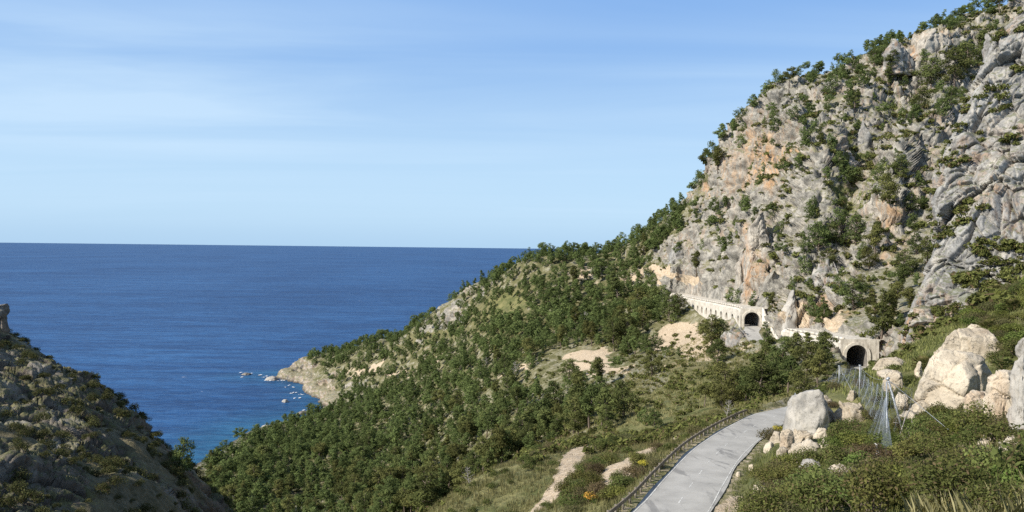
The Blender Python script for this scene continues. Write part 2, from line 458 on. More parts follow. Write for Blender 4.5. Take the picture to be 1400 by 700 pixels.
# sea floor
cz((-330, 520, -22), (-420, 700, -30), (-300, 760, -16), (-420, 900, -40), (-250, 960, -32), (-100, 1050, -35), (150, 1120, -30), (-600, 500, -45), (-600, 1000, -60),
   (-215, 690, -9), (-225, 780, -7), (-262, 840, -3.5), (-300, 850, -7))
# valley behind the foreground spur, mostly hidden
cz((-28, 100, 93), (-42, 150, 76), (-56, 200, 56), (-83, 300, 29), (-14, 100, 99), (-21, 150, 79), (-28, 200, 60), (-42, 300, 36), (0, 150, 91), (0, 205, 80),
   (14, 150, 99), (17.5, 190, 92), (-100, 150, 60), (-120, 250, 25), (-250, 350, -4), (-180, 300, 5), (-60, 60, 92), (-90, 90, 80), (-35, 60, 103), (-150, 100, 60), (-250, 200, 10))
# foreground
cz((0, 0, 138.2), (-12, 2, 136), (10, 6, 137), (-30, 0, 133), (-14, 30, 124), (0, 28, 127.5), (-12, 60, 112), (-25, 40, 112))
cp(1390, [(690, 21), (600, 45)]); cp(1300, [(690, 25), (640, 38)]); cp(1200, [(690, 30), (640, 44)]); cp(1100, [(690, 40)]); cp(1045, [(690, 50)])
cp(1205, [(620, 52)]); cp(1237, [(590, 62)]); cp(1173, [(543, 86)]); cp(1147, [(528, 96)]); cp(1100, [(592, 80), (640, 58)])
cp(1290, [(562, 74)]); cp(1380, [(600, 46), (560, 58)]); cp(1320, [(480, 92)])
cp(1230, [(490, 115)]); cp(1200, [(503, 160)]); cp(1250, [(474, 150)]); cp(1360, [(430, 103)]); cp(1395, [(400, 106)])
cp(830, [(640, 86)]); cp(760, [(660, 96)]); cp(785, [(620, 117)]); cp(745, [(690, 88)]); cp(640, [(690, 97), (663, 112)]); cp(600, [(698, 98)])
cp(700, [(634, 121)]); cp(760, [(612, 130)]); cp(900, [(628, 96)]); cp(850, [(600, 130)])
CP = np.array(CP)

def tps_fit(X, z, lam=1e-4):
    n = len(X); Xs = X / 100.0
    r2 = ((Xs[:, None] - Xs[None]) ** 2).sum(-1)
    K = 0.5 * r2 * np.log(r2 + 1e-12) + lam * np.eye(n)
    Pm = np.c_[np.ones(n), Xs]
    A = np.zeros((n + 3, n + 3)); A[:n, :n] = K; A[:n, n:] = Pm; A[n:, :n] = Pm.T
    w = np.linalg.solve(A, np.r_[z, np.zeros(3)])
    def f(Q):
        Qs = np.asarray(Q) / 100.0; out = np.zeros(len(Qs))
        for i in range(0, len(Qs), 40000):
            q = Qs[i:i + 40000]
            r2 = ((q[:, None] - Xs[None]) ** 2).sum(-1)
            out[i:i + 40000] = (0.5 * r2 * np.log(r2 + 1e-12)) @ w[:n] + w[n] + q @ w[n + 1:]
        return out
    return f

class Grid:
    def __init__(s, x0, x1, y0, y1, st, fn):
        s.x0, s.y0, s.st = x0, y0, st
        s.nx = int((x1 - x0) / st) + 1; s.ny = int((y1 - y0) / st) + 1
        X, Y = np.meshgrid(x0 + np.arange(s.nx) * st, y0 + np.arange(s.ny) * st, indexing='ij')
        s.g = fn(np.c_[X.ravel(), Y.ravel()]).reshape(s.nx, s.ny)
    def __call__(s, x, y):
        fx = np.clip((x - s.x0) / s.st, 1, s.nx - 3.001); fy = np.clip((y - s.y0) / s.st, 1, s.ny - 3.001)
        ix = fx.astype(int); iy = fy.astype(int); tx = fx - ix; ty = fy - iy
        def cr(t): return (-.5 * t + t * t - .5 * t ** 3, 1 - 2.5 * t * t + 1.5 * t ** 3, .5 * t + 2 * t * t - 1.5 * t ** 3, -.5 * t * t + .5 * t ** 3)
        wx, wy = cr(tx), cr(ty); o = 0
        for i in range(4):
            for j in range(4): o = o + wx[i] * wy[j] * s.g[ix + i - 1, iy + j - 1]
        return o

# road centre line: x, y, z
ROAD = np.array([(-40, 10, 125.4), (-26, 20, 123.8), (-10, 32, 122.2), (2, 44, 120.9), (8.5, 53, 120.0), (12.8, 61.7, 119.45), (16.6, 71, 119.0), (21.6, 83, 118.3), (26.4, 93, 117.6), (31.8, 103, 116.9),
    (37, 111.6, 116.3), (43, 119.5, 115.6), (52, 130, 114.7), (64, 147, 113.1), (77, 168, 111.5), (88, 190, 110.0), (93.5, 212, 108.8), (93, 235, 108), (91.5, 258, 107.4),
    (87, 275, 107.9), (88, 289, 109.8), (92, 301, 110.9), (93.5, 330, 110.4), (96, 400, 108.6), (98.8, 474, 107)])
def resample(P, step):
    # Catmull-Rom through the points, then even spacing
    out = []
    Q = np.vstack([2 * P[0] - P[1], P, 2 * P[-1] - P[-2]])
    for i in range(1, len(Q) - 2):
        for t in np.linspace(0, 1, 24, endpoint=False):
            a, b, c, d = Q[i - 1:i + 3]
            out.append(0.5 * ((2 * b) + (-a + c) * t + (2 * a - 5 * b + 4 * c - d) * t ** 2 + (-a + 3 * b - 3 * c + d) * t ** 3))
    out.append(P[-1]); out = np.array(out)
    s = np.r_[0, np.cumsum(np.linalg.norm(np.diff(out, axis=0), axis=1))]
    q = np.arange(0, s[-1], step)
    return np.stack([np.interp(q, s, out[:, k]) for k in range(3)], 1)
RC = resample(ROAD, 1.0)
RT = np.gradient(RC, axis=0); RT[:, 2] = 0; RT /= np.linalg.norm(RT, axis=1)[:, None]
RNv = np.stack([RT[:, 1], -RT[:, 0], np.zeros(len(RT))], 1)      # to the right of travel

def road_near(x, y):
    """distance to the road's centre line and its height there (only for points near it)"""
    dist = np.full(len(x), 1e6); zz = np.zeros(len(x))
    lo = RC[:, :2].min(0) - 60; hi = RC[:, :2].max(0) + 60
    idx = np.where((x > lo[0]) & (x < hi[0]) & (y > lo[1]) & (y < hi[1]))[0]
    R2 = RC[::2]
    for i in range(0, len(idx), 20000):
        k = idx[i:i + 20000]
        d2 = (x[k, None] - R2[None, :, 0]) ** 2 + (y[k, None] - R2[None, :, 1]) ** 2
        j = d2.argmin(1); dist[k] = np.sqrt(d2[np.arange(len(k)), j]); zz[k] = R2[j, 2]
    return dist, zz

# dirt tracks on the spur (photograph column, row, distance)
TRACK = [np.array([unproj(a, b, c) for a, b, c in ((735, 700, 84), (745, 690, 88), (768, 672, 93), (777, 655, 99), (781, 638, 108), (788, 624, 116), (800, 617, 121))]),
         np.array([unproj(a, b, c) for a, b, c in ((838, 668, 78), (845, 650, 85), (852, 634, 92), (866, 622, 99), (885, 612, 108))])]
TRK = [resample(t, 0.5) for t in TRACK]
GULLY = resample(np.array([unproj(a, b, c) for a, b, c in ((1240, 110, 385), (1215, 160, 362), (1180, 220, 340), (1150, 290, 312), (1125, 350, 290), (1105, 395, 268))]), 3.0)

RIBS = [(resample(np.array([unproj(*q) for q in pts]), 3.0), h_, w_) for pts, h_, w_ in (
    (((1290, 140, 372), (1235, 205, 340), (1197, 300, 300), (1182, 335, 288)), 8.0, 8.0),
    (((1052, 250, 386), (1040, 320, 347), (1032, 395, 314)), 9.0, 7.0),
    (((1135, 195, 360), (1125, 290, 316), (1105, 360, 293), (1084, 415, 281)), 7.0, 8.0),
    (((1068, 175, 418), (1075, 205, 400), (1088, 250, 372)), 6.0, 7.0))]
tps = tps_fit(CP[:, :2], CP[:, 2], 2e-5)
def base_fn(Q):
    z = tps(Q); x, y = Q[:, 0], Q[:, 1]
    P3 = np.c_[Q, np.zeros(len(Q))]
    d = np.hypot(x, y)
    hi = sstep(150, 260, d)
    mount = sstep(20, 90, x) * sstep(240, 330, y) * sstep(112, 135, z)
    z = z + hi * (2.6 * fbm(P3 / 55, 4, 3) + 1.2 * fbm(P3 / 14, 3, 5)) * sstep(-2, 12, z)
    z = z + mount * (6.0 * (fbm(P3 / 36, 4, 13, ridged=True) - 0.25) + 2.4 * fbm(P3 / 13, 3, 19))
    z = z + (1 - hi) * (0.5 * fbm(P3 / 9, 3, 23) + 0.2 * fbm(P3 / 3, 2, 29)) * sstep(14, 30, d)
    # gully
    g2 = np.full(len(x), 1e9)
    for p in GULLY: g2 = np.minimum(g2, (x - p[0]) ** 2 + (y - p[1]) ** 2)
    z = z - 9.0 * np.exp(-g2 / 11.0 ** 2)
    wob = 4.0 * fbm(P3 / 12, 2, 61)
    for rp, h_, w_ in RIBS:
        g2 = np.full(len(x), 1e9)
        for p in rp: g2 = np.minimum(g2, (x + wob - p[0]) ** 2 + (y - p[1]) ** 2)
        z = z + h_ * np.exp(-(g2 / w_ ** 2) ** 1.5)
    # headland: a blunt rocky drop into the sea
    tip = sstep(680, 730, y) * (1 - sstep(-150, -60, x))
    z = np.where(tip > 0, z + tip * 5.0 * sstep(-2.5, 2, z) * (0.6 + 0.8 * fbm(P3 / 20, 3, 41, ridged=True)), z)
    # carriageway bench: cut above, fill below
    dist, zr = road_near(x, y)
    e = np.maximum(dist - 4.6, 0)
    gal = ((y > 213) & (y < 257)) | (y > 302)
    e2 = np.maximum(dist - 3.4, 0)
    up = np.where(gal, zr - 0.06 + e2 * 3.5 + e2 * e2 * 0.5, zr - 0.06 + e * 1.5 + e * e * 0.10)
    z = np.where(dist < 45, np.clip(z, np.where(y > 295, zr - 0.06 - np.maximum(dist - 3.4, 0) * 2.0, zr - 0.06 - e * 0.9), up), z)
    shore = sstep(-1.0, 1.2, z) * (1 - sstep(3, 9, z))
    z = z + 1.8 * shore
    for t in TRK:
        d2 = ((x[:, None] - t[None, ::2, 0]) ** 2 + (y[:, None] - t[None, ::2, 1]) ** 2) if False else None
    return z
log('tps', len(CP))
GR = Grid(-720, 620, -40, 1180, 2.0, base_fn)
GN = Grid(-70, 170, -12, 330, 0.7, base_fn)
log('grids')
def ground_h(x, y):
    x = np.asarray(x, float); y = np.asarray(y, float)
    a = GR(x, y)
    inn = (x > -66) & (x < 166) & (y > -9) & (y < 326)
    w = np.minimum(np.minimum(x + 66, 166 - x), np.minimum(y + 9, 326 - y)); w = np.clip(w / 12, 0, 1)
    if inn.any():
        b = GN(x[inn], y[inn]); a[inn] = a[inn] * (1 - w[inn]) + b * w[inn]
    return a

# ------------------------------------------------------------------ colour masks of the ground, from where things lie
def inpoly(px, py, poly):
    c = np.zeros(px.shape, bool); n = len(poly)
    for i in range(n):
        x1, y1 = poly[i]; x2, y2 = poly[(i + 1) % n]
        if y1 == y2: continue
        k = ((y1 > py) != (y2 > py)) & (px < (x2 - x1) * (py - y1) / (y2 - y1) + x1)
        c ^= k
    return c
def ell(px, py, l):
    o = np.zeros(px.shape)
    for cx, cy, rx, ry, v in l: o = np.maximum(o, v * (1 - sstep(0.55, 1.1, np.hypot((px - cx) / rx, (py - cy) / ry))))
    return o
MOUNT = [(938, 300), (985, 170), (1060, 80), (1400, -80), (1500, -80), (1500, 480), (1200, 462), (1100, 442), (1060, 445), (1000, 420), (990, 392), (960, 395), (930, 350)]
TIP = [(370, 495), (420, 490), (440, 515), (465, 530), (476, 548), (455, 562), (430, 565), (400, 545), (375, 530)]
FORE = [(860, 720), (960, 600), (1070, 560), (1250, 470), (1420, 380), (1420, 720)]
SPUR = [(540, 720), (600, 680), (690, 632), (780, 600), (880, 560), (960, 520), (1010, 500), (1060, 530), (1040, 570), (960, 600), (860, 720)]
ROCKS = [(890, 510, 42, 24, .9), (830, 520, 30, 14, .7), (1005, 458, 26, 24, 1), (612, 425, 22, 20, .9), (660, 378, 22, 22, .95), (640, 398, 20, 14, .9), (930, 345, 26, 16, .9), (540, 462, 40, 8, .8), (580, 445, 40, 10, .8),
         (410, 690, 35, 14, .9), (800, 350, 14, 10, .9), (820, 372, 30, 10, .7), (920, 340, 30, 25, .8), (790, 540, 40, 20, .6), (880, 380, 40, 12, .8), (500, 535, 30, 10, .9), (760, 400, 30, 8, .6),
         (1015, 470, 30, 20, .9), (860, 425, 20, 8, .6), (720, 540, 30, 12, .6)]
EARTH = [(800, 486, 46, 12, 1), (815, 505, 55, 9, 1), (700, 505, 30, 8, .7), (935, 462, 40, 26, .85), (960, 478, 40, 16, .7), (900, 372, 40, 10, .8), (870, 382, 40, 8, .7), (940, 385, 30, 8, .8), (1085, 430, 22, 14, .9), (1140, 440, 30, 12, .85), (1130, 425, 20, 8, .8),
         (590, 492, 20, 8, .8), (545, 510, 20, 7, .8), (505, 505, 24, 8, .8), (800, 372, 20, 6, .7), (1040, 480, 18, 8, .6), (925, 500, 20, 6, .6), (745, 590, 40, 8, .6), (715, 580, 20, 6, .7), (790, 565, 14, 6, .6), (970, 665, 26, 26, 0), (1005, 690, 30, 20, .6), (1105, 640, 26, 12, .5), (1240, 598, 26, 10, .8),
         (1250, 610, 26, 8, .6), (1150, 640, 16, 8, .5)]
GRASSY = [(700, 420, 35, 25, .9), (690, 440, 60, 30, .7), (1180, 210, 22, 50, 1), (1150, 270, 28, 40, 1), (1215, 150, 30, 30, .8), (1105, 290, 40, 20, .7), (950, 540, 90, 45, 1), (870, 560, 60, 40, .9), (1090, 330, 30, 30, .6), (830, 455, 40, 20, .6), (560, 455, 80, 14, .7), (990, 400, 60, 12, .8), (1040, 620, 18, 40, .9)]
def masks(P):
    px, py, w = proj(P)
    wx = 14 * vnoise(P / 6.0, 71) + 20 * vnoise(P / 19.0, 72); wy = 9 * vnoise(P / 6.0, 73) + 12 * vnoise(P / 19.0, 74)
    px = px + wx; py = py + wy * 0.7
    rock = np.full(len(P), 0.45)
    rock[inpoly(px, py, MOUNT)] = 0.86
    fo = inpoly(px, py, FORE); sp = inpoly(px, py, SPUR)
    rock[fo] = 0.34; rock[sp] = 0.25
    rock = np.maximum(rock, ell(px, py, ROCKS))
    far_tip = inpoly(px, py, TIP); rock[far_tip] = 1.0
    rock = np.where(P[:, 2] < 2.6, 1.0, rock)
    earth = np.where(fo | (w > 50), ell(px, py, EARTH), 0)
    grass = np.full(len(P), 0.62); grass[fo | sp] = 0.95
    grass[inpoly(px, py, MOUNT)] = 0.8
    gr = ell(px, py, GRASSY)
    grass = np.maximum(grass, gr)
    rock = rock - 0.38 * gr * (rock < 0.95)
    x, y = P[:, 0], P[:, 1]
    near = (np.abs(x - 20) < 40) & (y > 70) & (y < 130)
    k = np.where(near)[0]
    if len(k):
        for t in TRK:
            d = np.sqrt(((x[k, None] - t[None, :, 0]) ** 2 + (y[k, None] - t[None, :, 1]) ** 2).min(1))
            e = 1 - sstep(1.2, 2.1, d + 0.5 * vnoise(P[k] / 1.2, 75))
            earth[k] = np.maximum(earth[k], e)
    dist, zr = road_near(x, y)
    verge = (1 - sstep(3.6, 5.4, dist)) * 0.46 * (w < 140)
    earth = np.maximum(earth, verge)
    cut = (dist < 14) & (P[:, 2] > zr + 1.5) & (w > 200)
    rock = np.where(cut, 0.9, rock)
    oc = ell(px, py, [(1058, 222, 30, 48, 1), (1030, 215, 26, 46, .75), (1030, 345, 16, 40, .6), (1010, 235, 16, 30, .5), (1205, 300, 22, 26, .7), (958, 262, 10, 18, .8), (1085, 430, 24, 14, .9), (1128, 425, 34, 14, .9), (1265, 62, 16, 14, .6), (1295, 62, 14, 14, .6), (1230, 350, 18, 30, .5)])
    oc = np.maximum(oc, 0.3 * far_tip)
    return np.clip(np.stack([rock, earth, grass, oc], 1), 0, 1)

# ------------------------------------------------------------------ terrain sheets
def polar_sheet(name, hfn, az0, az1, naz, r0, r1, nr, mat, rockfn, c=0.07):
    az = np.radians(np.linspace(az0, az1, naz))
    n0 = 2200
    lr = np.linspace(math.log(r0), math.log(r1), n0); r = np.exp(lr)
    X = np.sin(az)[:, None] * r[None]; Y = np.cos(az)[:, None] * r[None]
    H = hfn(X.ravel(), Y.ravel()).reshape(naz, n0)
    el = np.arctan2(H - CAM[2], r[None])
    de = np.diff(el, axis=1); de = np.where(de < 0, 0.5 * de, de)
    ds = np.sqrt(de ** 2 + (c * np.diff(lr)[None]) ** 2 * np.where(H[:, 1:] < -3, 0.05, 1.0))
    k = 9; pad = np.pad(ds, ((k // 2, k // 2), (0, 0)), mode='edge')
    ds = sum(pad[i:i + naz] for i in range(k)) / k
    s = np.concatenate([np.zeros((naz, 1)), np.cumsum(ds, 1)], 1)
    V = np.zeros((naz, nr, 3))
    for i in range(naz):
        rr = np.exp(np.interp(np.linspace(0, s[i, -1], nr), s[i], lr))
        V[i, :, 0] = math.sin(az[i]) * rr; V[i, :, 1] = math.cos(az[i]) * rr
    V[..., 2] = hfn(V[..., 0].ravel(), V[..., 1].ravel()).reshape(naz, nr)
    # normals of the smooth surface
    e = 1.0
    Vx, Vy = V[..., 0].ravel(), V[..., 1].ravel()
    gx = (hfn(Vx + e, Vy) - hfn(Vx - e, Vy)) / (2 * e); gy = (hfn(Vx, Vy + e) - hfn(Vx, Vy - e)) / (2 * e)
    Nn = np.stack([-gx, -gy, np.ones_like(gx)], 1); Nn /= np.linalg.norm(Nn, axis=1)[:, None]
    P = V.reshape(-1, 3)
    D, cols = rockfn(P, Nn)
    P = P + Nn * D[:, None]
    i, j = np.meshgrid(np.arange(naz - 1), np.arange(nr - 1), indexing='ij')
    a = (i * nr + j).ravel()
    Fq = np.stack([a, a + 1, a + nr + 1, a + nr], 1)[:, ::-1]
    Fq = Fq[:, ::-1] if False else Fq
    me = make_mesh(name, P, Fq, mat, True, cols)
    return link(name, me, kind='structure')

def ground_rock(P, Nn):
    cols = masks(P)
    d = np.hypot(P[:, 0], P[:, 1])
    slope = 1 - Nn[:, 2]
    rk = np.where(P[:, 2] > 122, np.maximum(cols[:, 0], 0.52), cols[:, 0]) * (0.35 + 0.65 * sstep(0.08, 0.3, slope))
    D = np.zeros(len(P), np.float32)
    k = np.where((rk > 0.3) & (d > 110) & (P[:, 2] > -3))[0]
    amp = sstep(0.3, 0.85, rk[k])
    D[k] = amp * rock_disp(P[k], [(15, 2.8), (6.0, 1.8), (2.7, 1.15), (1.3, 0.5)], 5)
    mt = np.where((d > 200) & (P[:, 2] > 108) & (P[:, 0] > 40) & (rk > 0.25))[0]
    Pm = P[mt] + 5.0 * np.stack([vnoise(P[mt] / 21, 95), vnoise(P[mt] / 21, 96), vnoise(P[mt] / 21, 97)], 1)
    D[mt] += sstep(108, 130, P[mt][:, 2]) * sstep(0.25, 0.7, rk[mt]) * (6.0 * (fbm(Pm / np.array([24, 24, 58]), 3, 98, ridged=True) - 0.2) + 2.4 * fbm(Pm / np.array([9, 9, 22]), 2, 99, ridged=True))
    k2 = np.where((d <= 110))[0]
    D[k2] += 0.10 * fbm(P[k2] / 0.9, 3, 81)
    D += (0.3 * fbm(P / 4.0, 3, 91)) * sstep(60, 140, d)
    dist, zr = road_near(P[:, 0], P[:, 1])
    D *= sstep(4.4, 7.5, dist)
    return D, cols

ground = polar_sheet('ground', ground_h, -46, 44, 1250, 5.0, 1165, 850, M['ground'], ground_rock)
log('ground')

# left hill in its own shade
LP = []
def lp(px, lst):
    for py, d in lst: LP.append(unproj(px, py, d))
lp(-120, [(700, 50), (500, 95), (395, 150)])
lp(-60, [(700, 52), (560, 80), (425, 142)])
lp(0, [(700, 56), (620, 68), (540, 90), (450, 132)])
lp(60, [(700, 60), (620, 73), (540, 95), (477, 125)])
lp(110, [(700, 64), (620, 79), (550, 100), (507, 120)])
lp(155, [(700, 68), (620, 86), (570, 102), (540, 116)])
lp(190, [(700, 73), (640, 87), (600, 101), (577, 113)])
lp(225, [(700, 78), (650, 90), (604, 110)])
lp(258, [(700, 84), (660, 95), (627, 107)])
lp(278, [(712, 90), (680, 99)])
lp(300, [(790, 84), (770, 90)])
lp(340, [(900, 80)])
LP = np.array(LP)
LX = np.vstack([LP, np.array([(-85, 160, 106), (-65, 150, 95), (-42, 140, 83), (-27, 118, 84), (-26, 100, 90), (-24, 86, 96), (-20, 70, 103), (-18, 60, 106), (-110, 180, 105), (-60, 40, 126), (-40, 30, 128), (-95, 60, 131), (-140, 130, 130), (-28, 45, 118)])])
ltps = tps_fit(LX[:, :2], LX[:, 2], 2e-5)
def hill_fn(Q):
    z = ltps(Q); P3 = np.c_[Q, np.zeros(len(Q))]
    return z - 0.9 + 1.3 * fbm(P3 / 12, 4, 203) + 1.0 * (fbm(P3 / 7, 3, 207, ridged=True) - 0.2)
GH = Grid(-170, 20, 20, 200, 0.7, hill_fn)
def hill_h(x, y): return GH(np.asarray(x, float), np.asarray(y, float))
def hill_rock(P, Nn):
    n = fbm(P / 11.0, 3, 211)
    rock = np.clip(0.50 + 0.75 * n, 0, 1)
    D = sstep(0.35, 0.7, rock) * rock_disp(P, [(8, 0.9), (3.0, 0.42), (1.1, 0.2)], 31)
    return D, np.stack([rock, 0 * n, np.full(len(P), 0.2), 0 * n], 1)
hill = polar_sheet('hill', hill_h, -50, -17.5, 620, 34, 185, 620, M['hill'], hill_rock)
log('hill')

# near crag on the right: a leaning rock wall with its own back
LB = np.array([(540, 1222), (520, 1225), (475, 1232), (430, 1242), (400, 1252), (350, 1272), (300, 1276), (270, 1270), (240, 1274), (200, 1291), (150, 1312), (120, 1330), (90, 1346), (60, 1360), (30, 1382), (0, 1402), (-50, 1432), (-150, 1485)], float)[::-1]
def crag():
    npy, ns, nb = 620, 330, 40
    py = np.linspace(535, -140, npy)
    pl = np.interp(py, LB[:, 0], LB[:, 1])
    ss = np.linspace(0, 1, ns) ** 0.9
    PX = pl[:, None] + ss[None] * (1600 - pl[:, None]); PY = np.repeat(py[:, None], ns, 1)
    t = (PX - pl[:, None])
    d = 152 + np.maximum(470 - PY, -20) * 0.105 - 0.085 * t * (1 - t / 1100)
    d = d + 7 * np.exp(-t / 6.0)
    V0 = unproj(PX.ravel(), PY.ravel(), d.ravel())
    # relief in the frame of the slabs, which lean up to the right
    e1 = np.array([0.68, -0.73, 0]); ez = np.array([0, 0, 1.0]); nr_ = np.array([-0.73, -0.68, 0.12])
    al = 0.36 * e1 + 0.93 * ez; ac = 0.93 * e1 - 0.36 * ez
    A = np.stack([V0 @ ac, V0 @ al, V0 @ nr_], 1)
    A = A + 3.0 * np.stack([vnoise(V0 / 17, 321), vnoise(V0 / 17, 322), vnoise(V0 / 17, 323)], 1)
    rel = 2.8 * fbm(A / np.array([19, 60, 34]), 3, 301, ridged=True) + 1.0 * fbm(A / np.array([7, 26, 14]), 3, 305, ridged=True)
    f1, f2, rr_, vv_ = worley(A / np.array([10, 62, 12]), 331)
    rel += 2.2 * rr_[:, 0] + 2.7 * (rr_[:, 1:3] * vv_[:, :2]).sum(1) - 1.5 * (1 - sstep(0, 0.10, f2 - f1))
    f1, f2, rr_, vv_ = worley(A / np.array([4.2, 19, 5]), 341)
    rel += 0.6 * rr_[:, 0] + 1.0 * (rr_[:, 1:3] * vv_[:, :2]).sum(1) - 0.9 * (1 - sstep(0, 0.08, f2 - f1))
    V0 = V0 + nr_ * (rel * (1 - 0.5 * np.exp(-t.ravel() / 8.0)))[:, None]
    V = V0.reshape(npy, ns, 3)
    # the side that turns away behind the left edge
    back = []
    for k in range(nb, 0, -1):
        q = k / nb * 42
        back.append(V[:, 0] + np.array([0.62, 0.78, -0.06])[None] * q)
    V = np.concatenate([np.stack(back, 1), V], 1)
    tot = ns + nb
    du = np.gradient(V, axis=1); dv = np.gradient(V, axis=0)
    Nn = np.cross(du.reshape(-1, 3), dv.reshape(-1, 3)); Nn /= np.linalg.norm(Nn, axis=1)[:, None] + 1e-9
    Nn = np.repeat(unit(nr_)[None], len(Nn), 0)
    P = V.reshape(-1, 3)
    D = rock_disp(P, [(8.0, 1.15), (3.1, 0.55), (1.25, 0.2)], 51, (1, 1, 0.42)) + 0.25 * fbm(P / 1.2, 3, 57)
    P = P + Nn * D[:, None]
    i, j = np.meshgrid(np.arange(npy - 1), np.arange(tot - 1), indexing='ij')
    a = (i * tot + j).ravel()
    Fq = np.stack([a, a + 1, a + tot + 1, a + tot], 1)
    return link('cliff', make_mesh('cliff', P, Fq, M['cliff'], True), kind='structure')
cliff = crag()
log('cliff')

# ------------------------------------------------------------------ sea
def sea():
    ts = np.radians(np.linspace(-75, 75, 161))
    r = np.r_[np.linspace(300, 1200, 120), np.exp(np.linspace(math.log(1225), math.log(3.0e5), 80))]
    X = np.sin(ts)[:, None] * r[None]; Y = np.cos(ts)[:, None] * r[None]
    h = np.where((X > -700) & (X < 600) & (Y < 1160), GR(X.ravel(), Y.ravel()).reshape(X.shape), -60.0)
    sh = sstep(-13, 0.5, h)
    V = np.stack([X, Y, np.zeros_like(X)], -1).reshape(-1, 3)
    nr = len(r); i, j = np.meshgrid(np.arange(len(ts) - 1), np.arange(nr - 1), indexing='ij'); a = (i * nr + j).ravel()
    Fq = np.stack([a, a + nr, a + nr + 1, a + 1], 1)[:, ::-1]
    m, nt, b, out = newmat('sea_water')
    N = NT(nt); P = N.geo().outputs['Position']
    s = N.sep(N.attr('mask'))
    patch = N.noise(N.mapp(P, (0.0016, 0.0007, 1), rot=(0, 0, 0.12)), 1.0, 4, 0.6)
    deep = N.mix(N.ramp(patch, 0.35, 0.65), (0.013, 0.055, 0.160), (0.021, 0.078, 0.205))
    c = N.mix(s[0], deep, (0.018, 0.092, 0.19))
    w1 = N.noise(N.mapp(P, (0.012, 0.05, 1), rot=(0, 0, 0.15)), 1.0, 5, 0.6, 0.3)
    w2 = N.noise(N.mapp(P, (0.07, 0.22, 1), rot=(0, 0, 0.3)), 1.0, 5, 0.65, 0.2)
    swell = N.ramp(N.math('ADD', N.math('MULTIPLY', w1, 0.5), N.math('MULTIPLY', w2, 0.5)), 0.40, 0.62)
    c = N.mul(c, N.mix(swell, (0.60, 0.63, 0.70), (1.38, 1.33, 1.25)))
    cap = N.noise(N.mapp(P, (0.045, 0.11, 1), rot=(0, 0, 0.1)), 1.0, 3, 0.55)
    cap2 = N.noise(N.mapp(P, (0.004, 0.004, 1)), 1.0, 3, 0.6)
    foam = N.math('MULTIPLY', N.ramp(cap, 0.735, 0.77), N.ramp(cap2, 0.45, 0.6))
    c = N.mix(foam, c, (0.75, 0.78, 0.80))
    ws = N.noise(N.mapp(P, (0.0011, 0.010, 1), rot=(0, 0, 0.12)), 1.0, 5, 0.62, 0.4)
    c = N.mul(c, N.mix(N.ramp(ws, 0.36, 0.64), (0.80, 0.83, 0.87), (1.18, 1.15, 1.10)))
    N.l(c, b.inputs['Base Color'])
    b.inputs['Roughness'].default_value = 0.42; b.inputs['Specular IOR Level'].default_value = 0.15; b.inputs['IOR'].default_value = 1.33
    hh = N.math('ADD', N.math('MULTIPLY', w1, 2.2), N.math('MULTIPLY', w2, 0.7))
    N.l(N.bump(hh, 0.8, 1.5), b.inputs['Normal'])
    col = np.stack([sh.ravel(), 0 * sh.ravel(), 0 * sh.ravel()], 1)
    return link('sea', make_mesh('sea', V, Fq, m, True, col), kind='structure')
sea_o = sea()
log('sea')

# ------------------------------------------------------------------ rays onto the terrain
bpy.context.view_layer.update()
DG = bpy.context.evaluated_depsgraph_get()
CV = Vector(CAM)
def hit_px(px, py):
    r = ray(np.array(px, float), np.array(py, float)); r = r / np.linalg.norm(r)
    ok, loc, nor, _, ob, _ = scn.ray_cast(DG, CV, Vector(r), distance=2000)
    if not ok or ob.name == 'sea': return None, None
    return np.array(loc), ob.name
def drop(x, y, top=400):
    ok, loc, nor, _, ob, _ = scn.ray_cast(DG, Vector((x, y, top)), Vector((0, 0, -1)), distance=600)
    return (np.array(loc), np.array(nor), ob.name) if ok else (None, None, None)
def visible(P, tol=3.0):
    v = Vector(P) - CV; L = v.length
    ok, loc, *_ = scn.ray_cast(DG, CV, v / L, distance=L - tol)
    return not ok

# ------------------------------------------------------------------ plants: prototypes
def leaves(clumps, n, size, rg, up=0.3, shell=0.55, aspect=0.55, normal_rand=0.75):
    """n leaf-shaped faces spread through clumps [(centre, radii)]"""
    vol = np.array([r[0] * r[1] * r[2] for _, r in clumps]) ** 0.75; vol /= vol.sum()
    ci = rg.choice(len(clumps), n, p=vol)
    C = np.array([c for c, _ in clumps])[ci]; Rr = np.array([r for _, r in clumps])[ci]
    d = unit(rg.normal(size=(n, 3))); rad = shell + (1.08 - shell) * rg.random(n) ** 0.7
    P = C + d * Rr * rad[:, None]
    nn = unit(d * 0.9 + rg.normal(size=(n, 3)) * normal_rand + np.array([0, 0, up]))
    t = unit(np.cross(nn, rg.normal(size=(n, 3)))); b = np.cross(nn, t)
    L = size * (0.6 + 0.8 * rg.random(n))[:, None]; Wd = L * aspect
    V = np.stack([P - t * L, P - b * Wd, P + t * L, P + b * Wd], 1).reshape(-1, 3)
    Fq = np.arange(4 * n).reshape(n, 4)
    ct = rg.random(len(clumps))[ci]
    tint = np.stack([ct, np.clip(0.35 + 0.3 * rg.random(n), 0, 1), ct], 1)
    return V, Fq, np.repeat(tint, 4, 0)

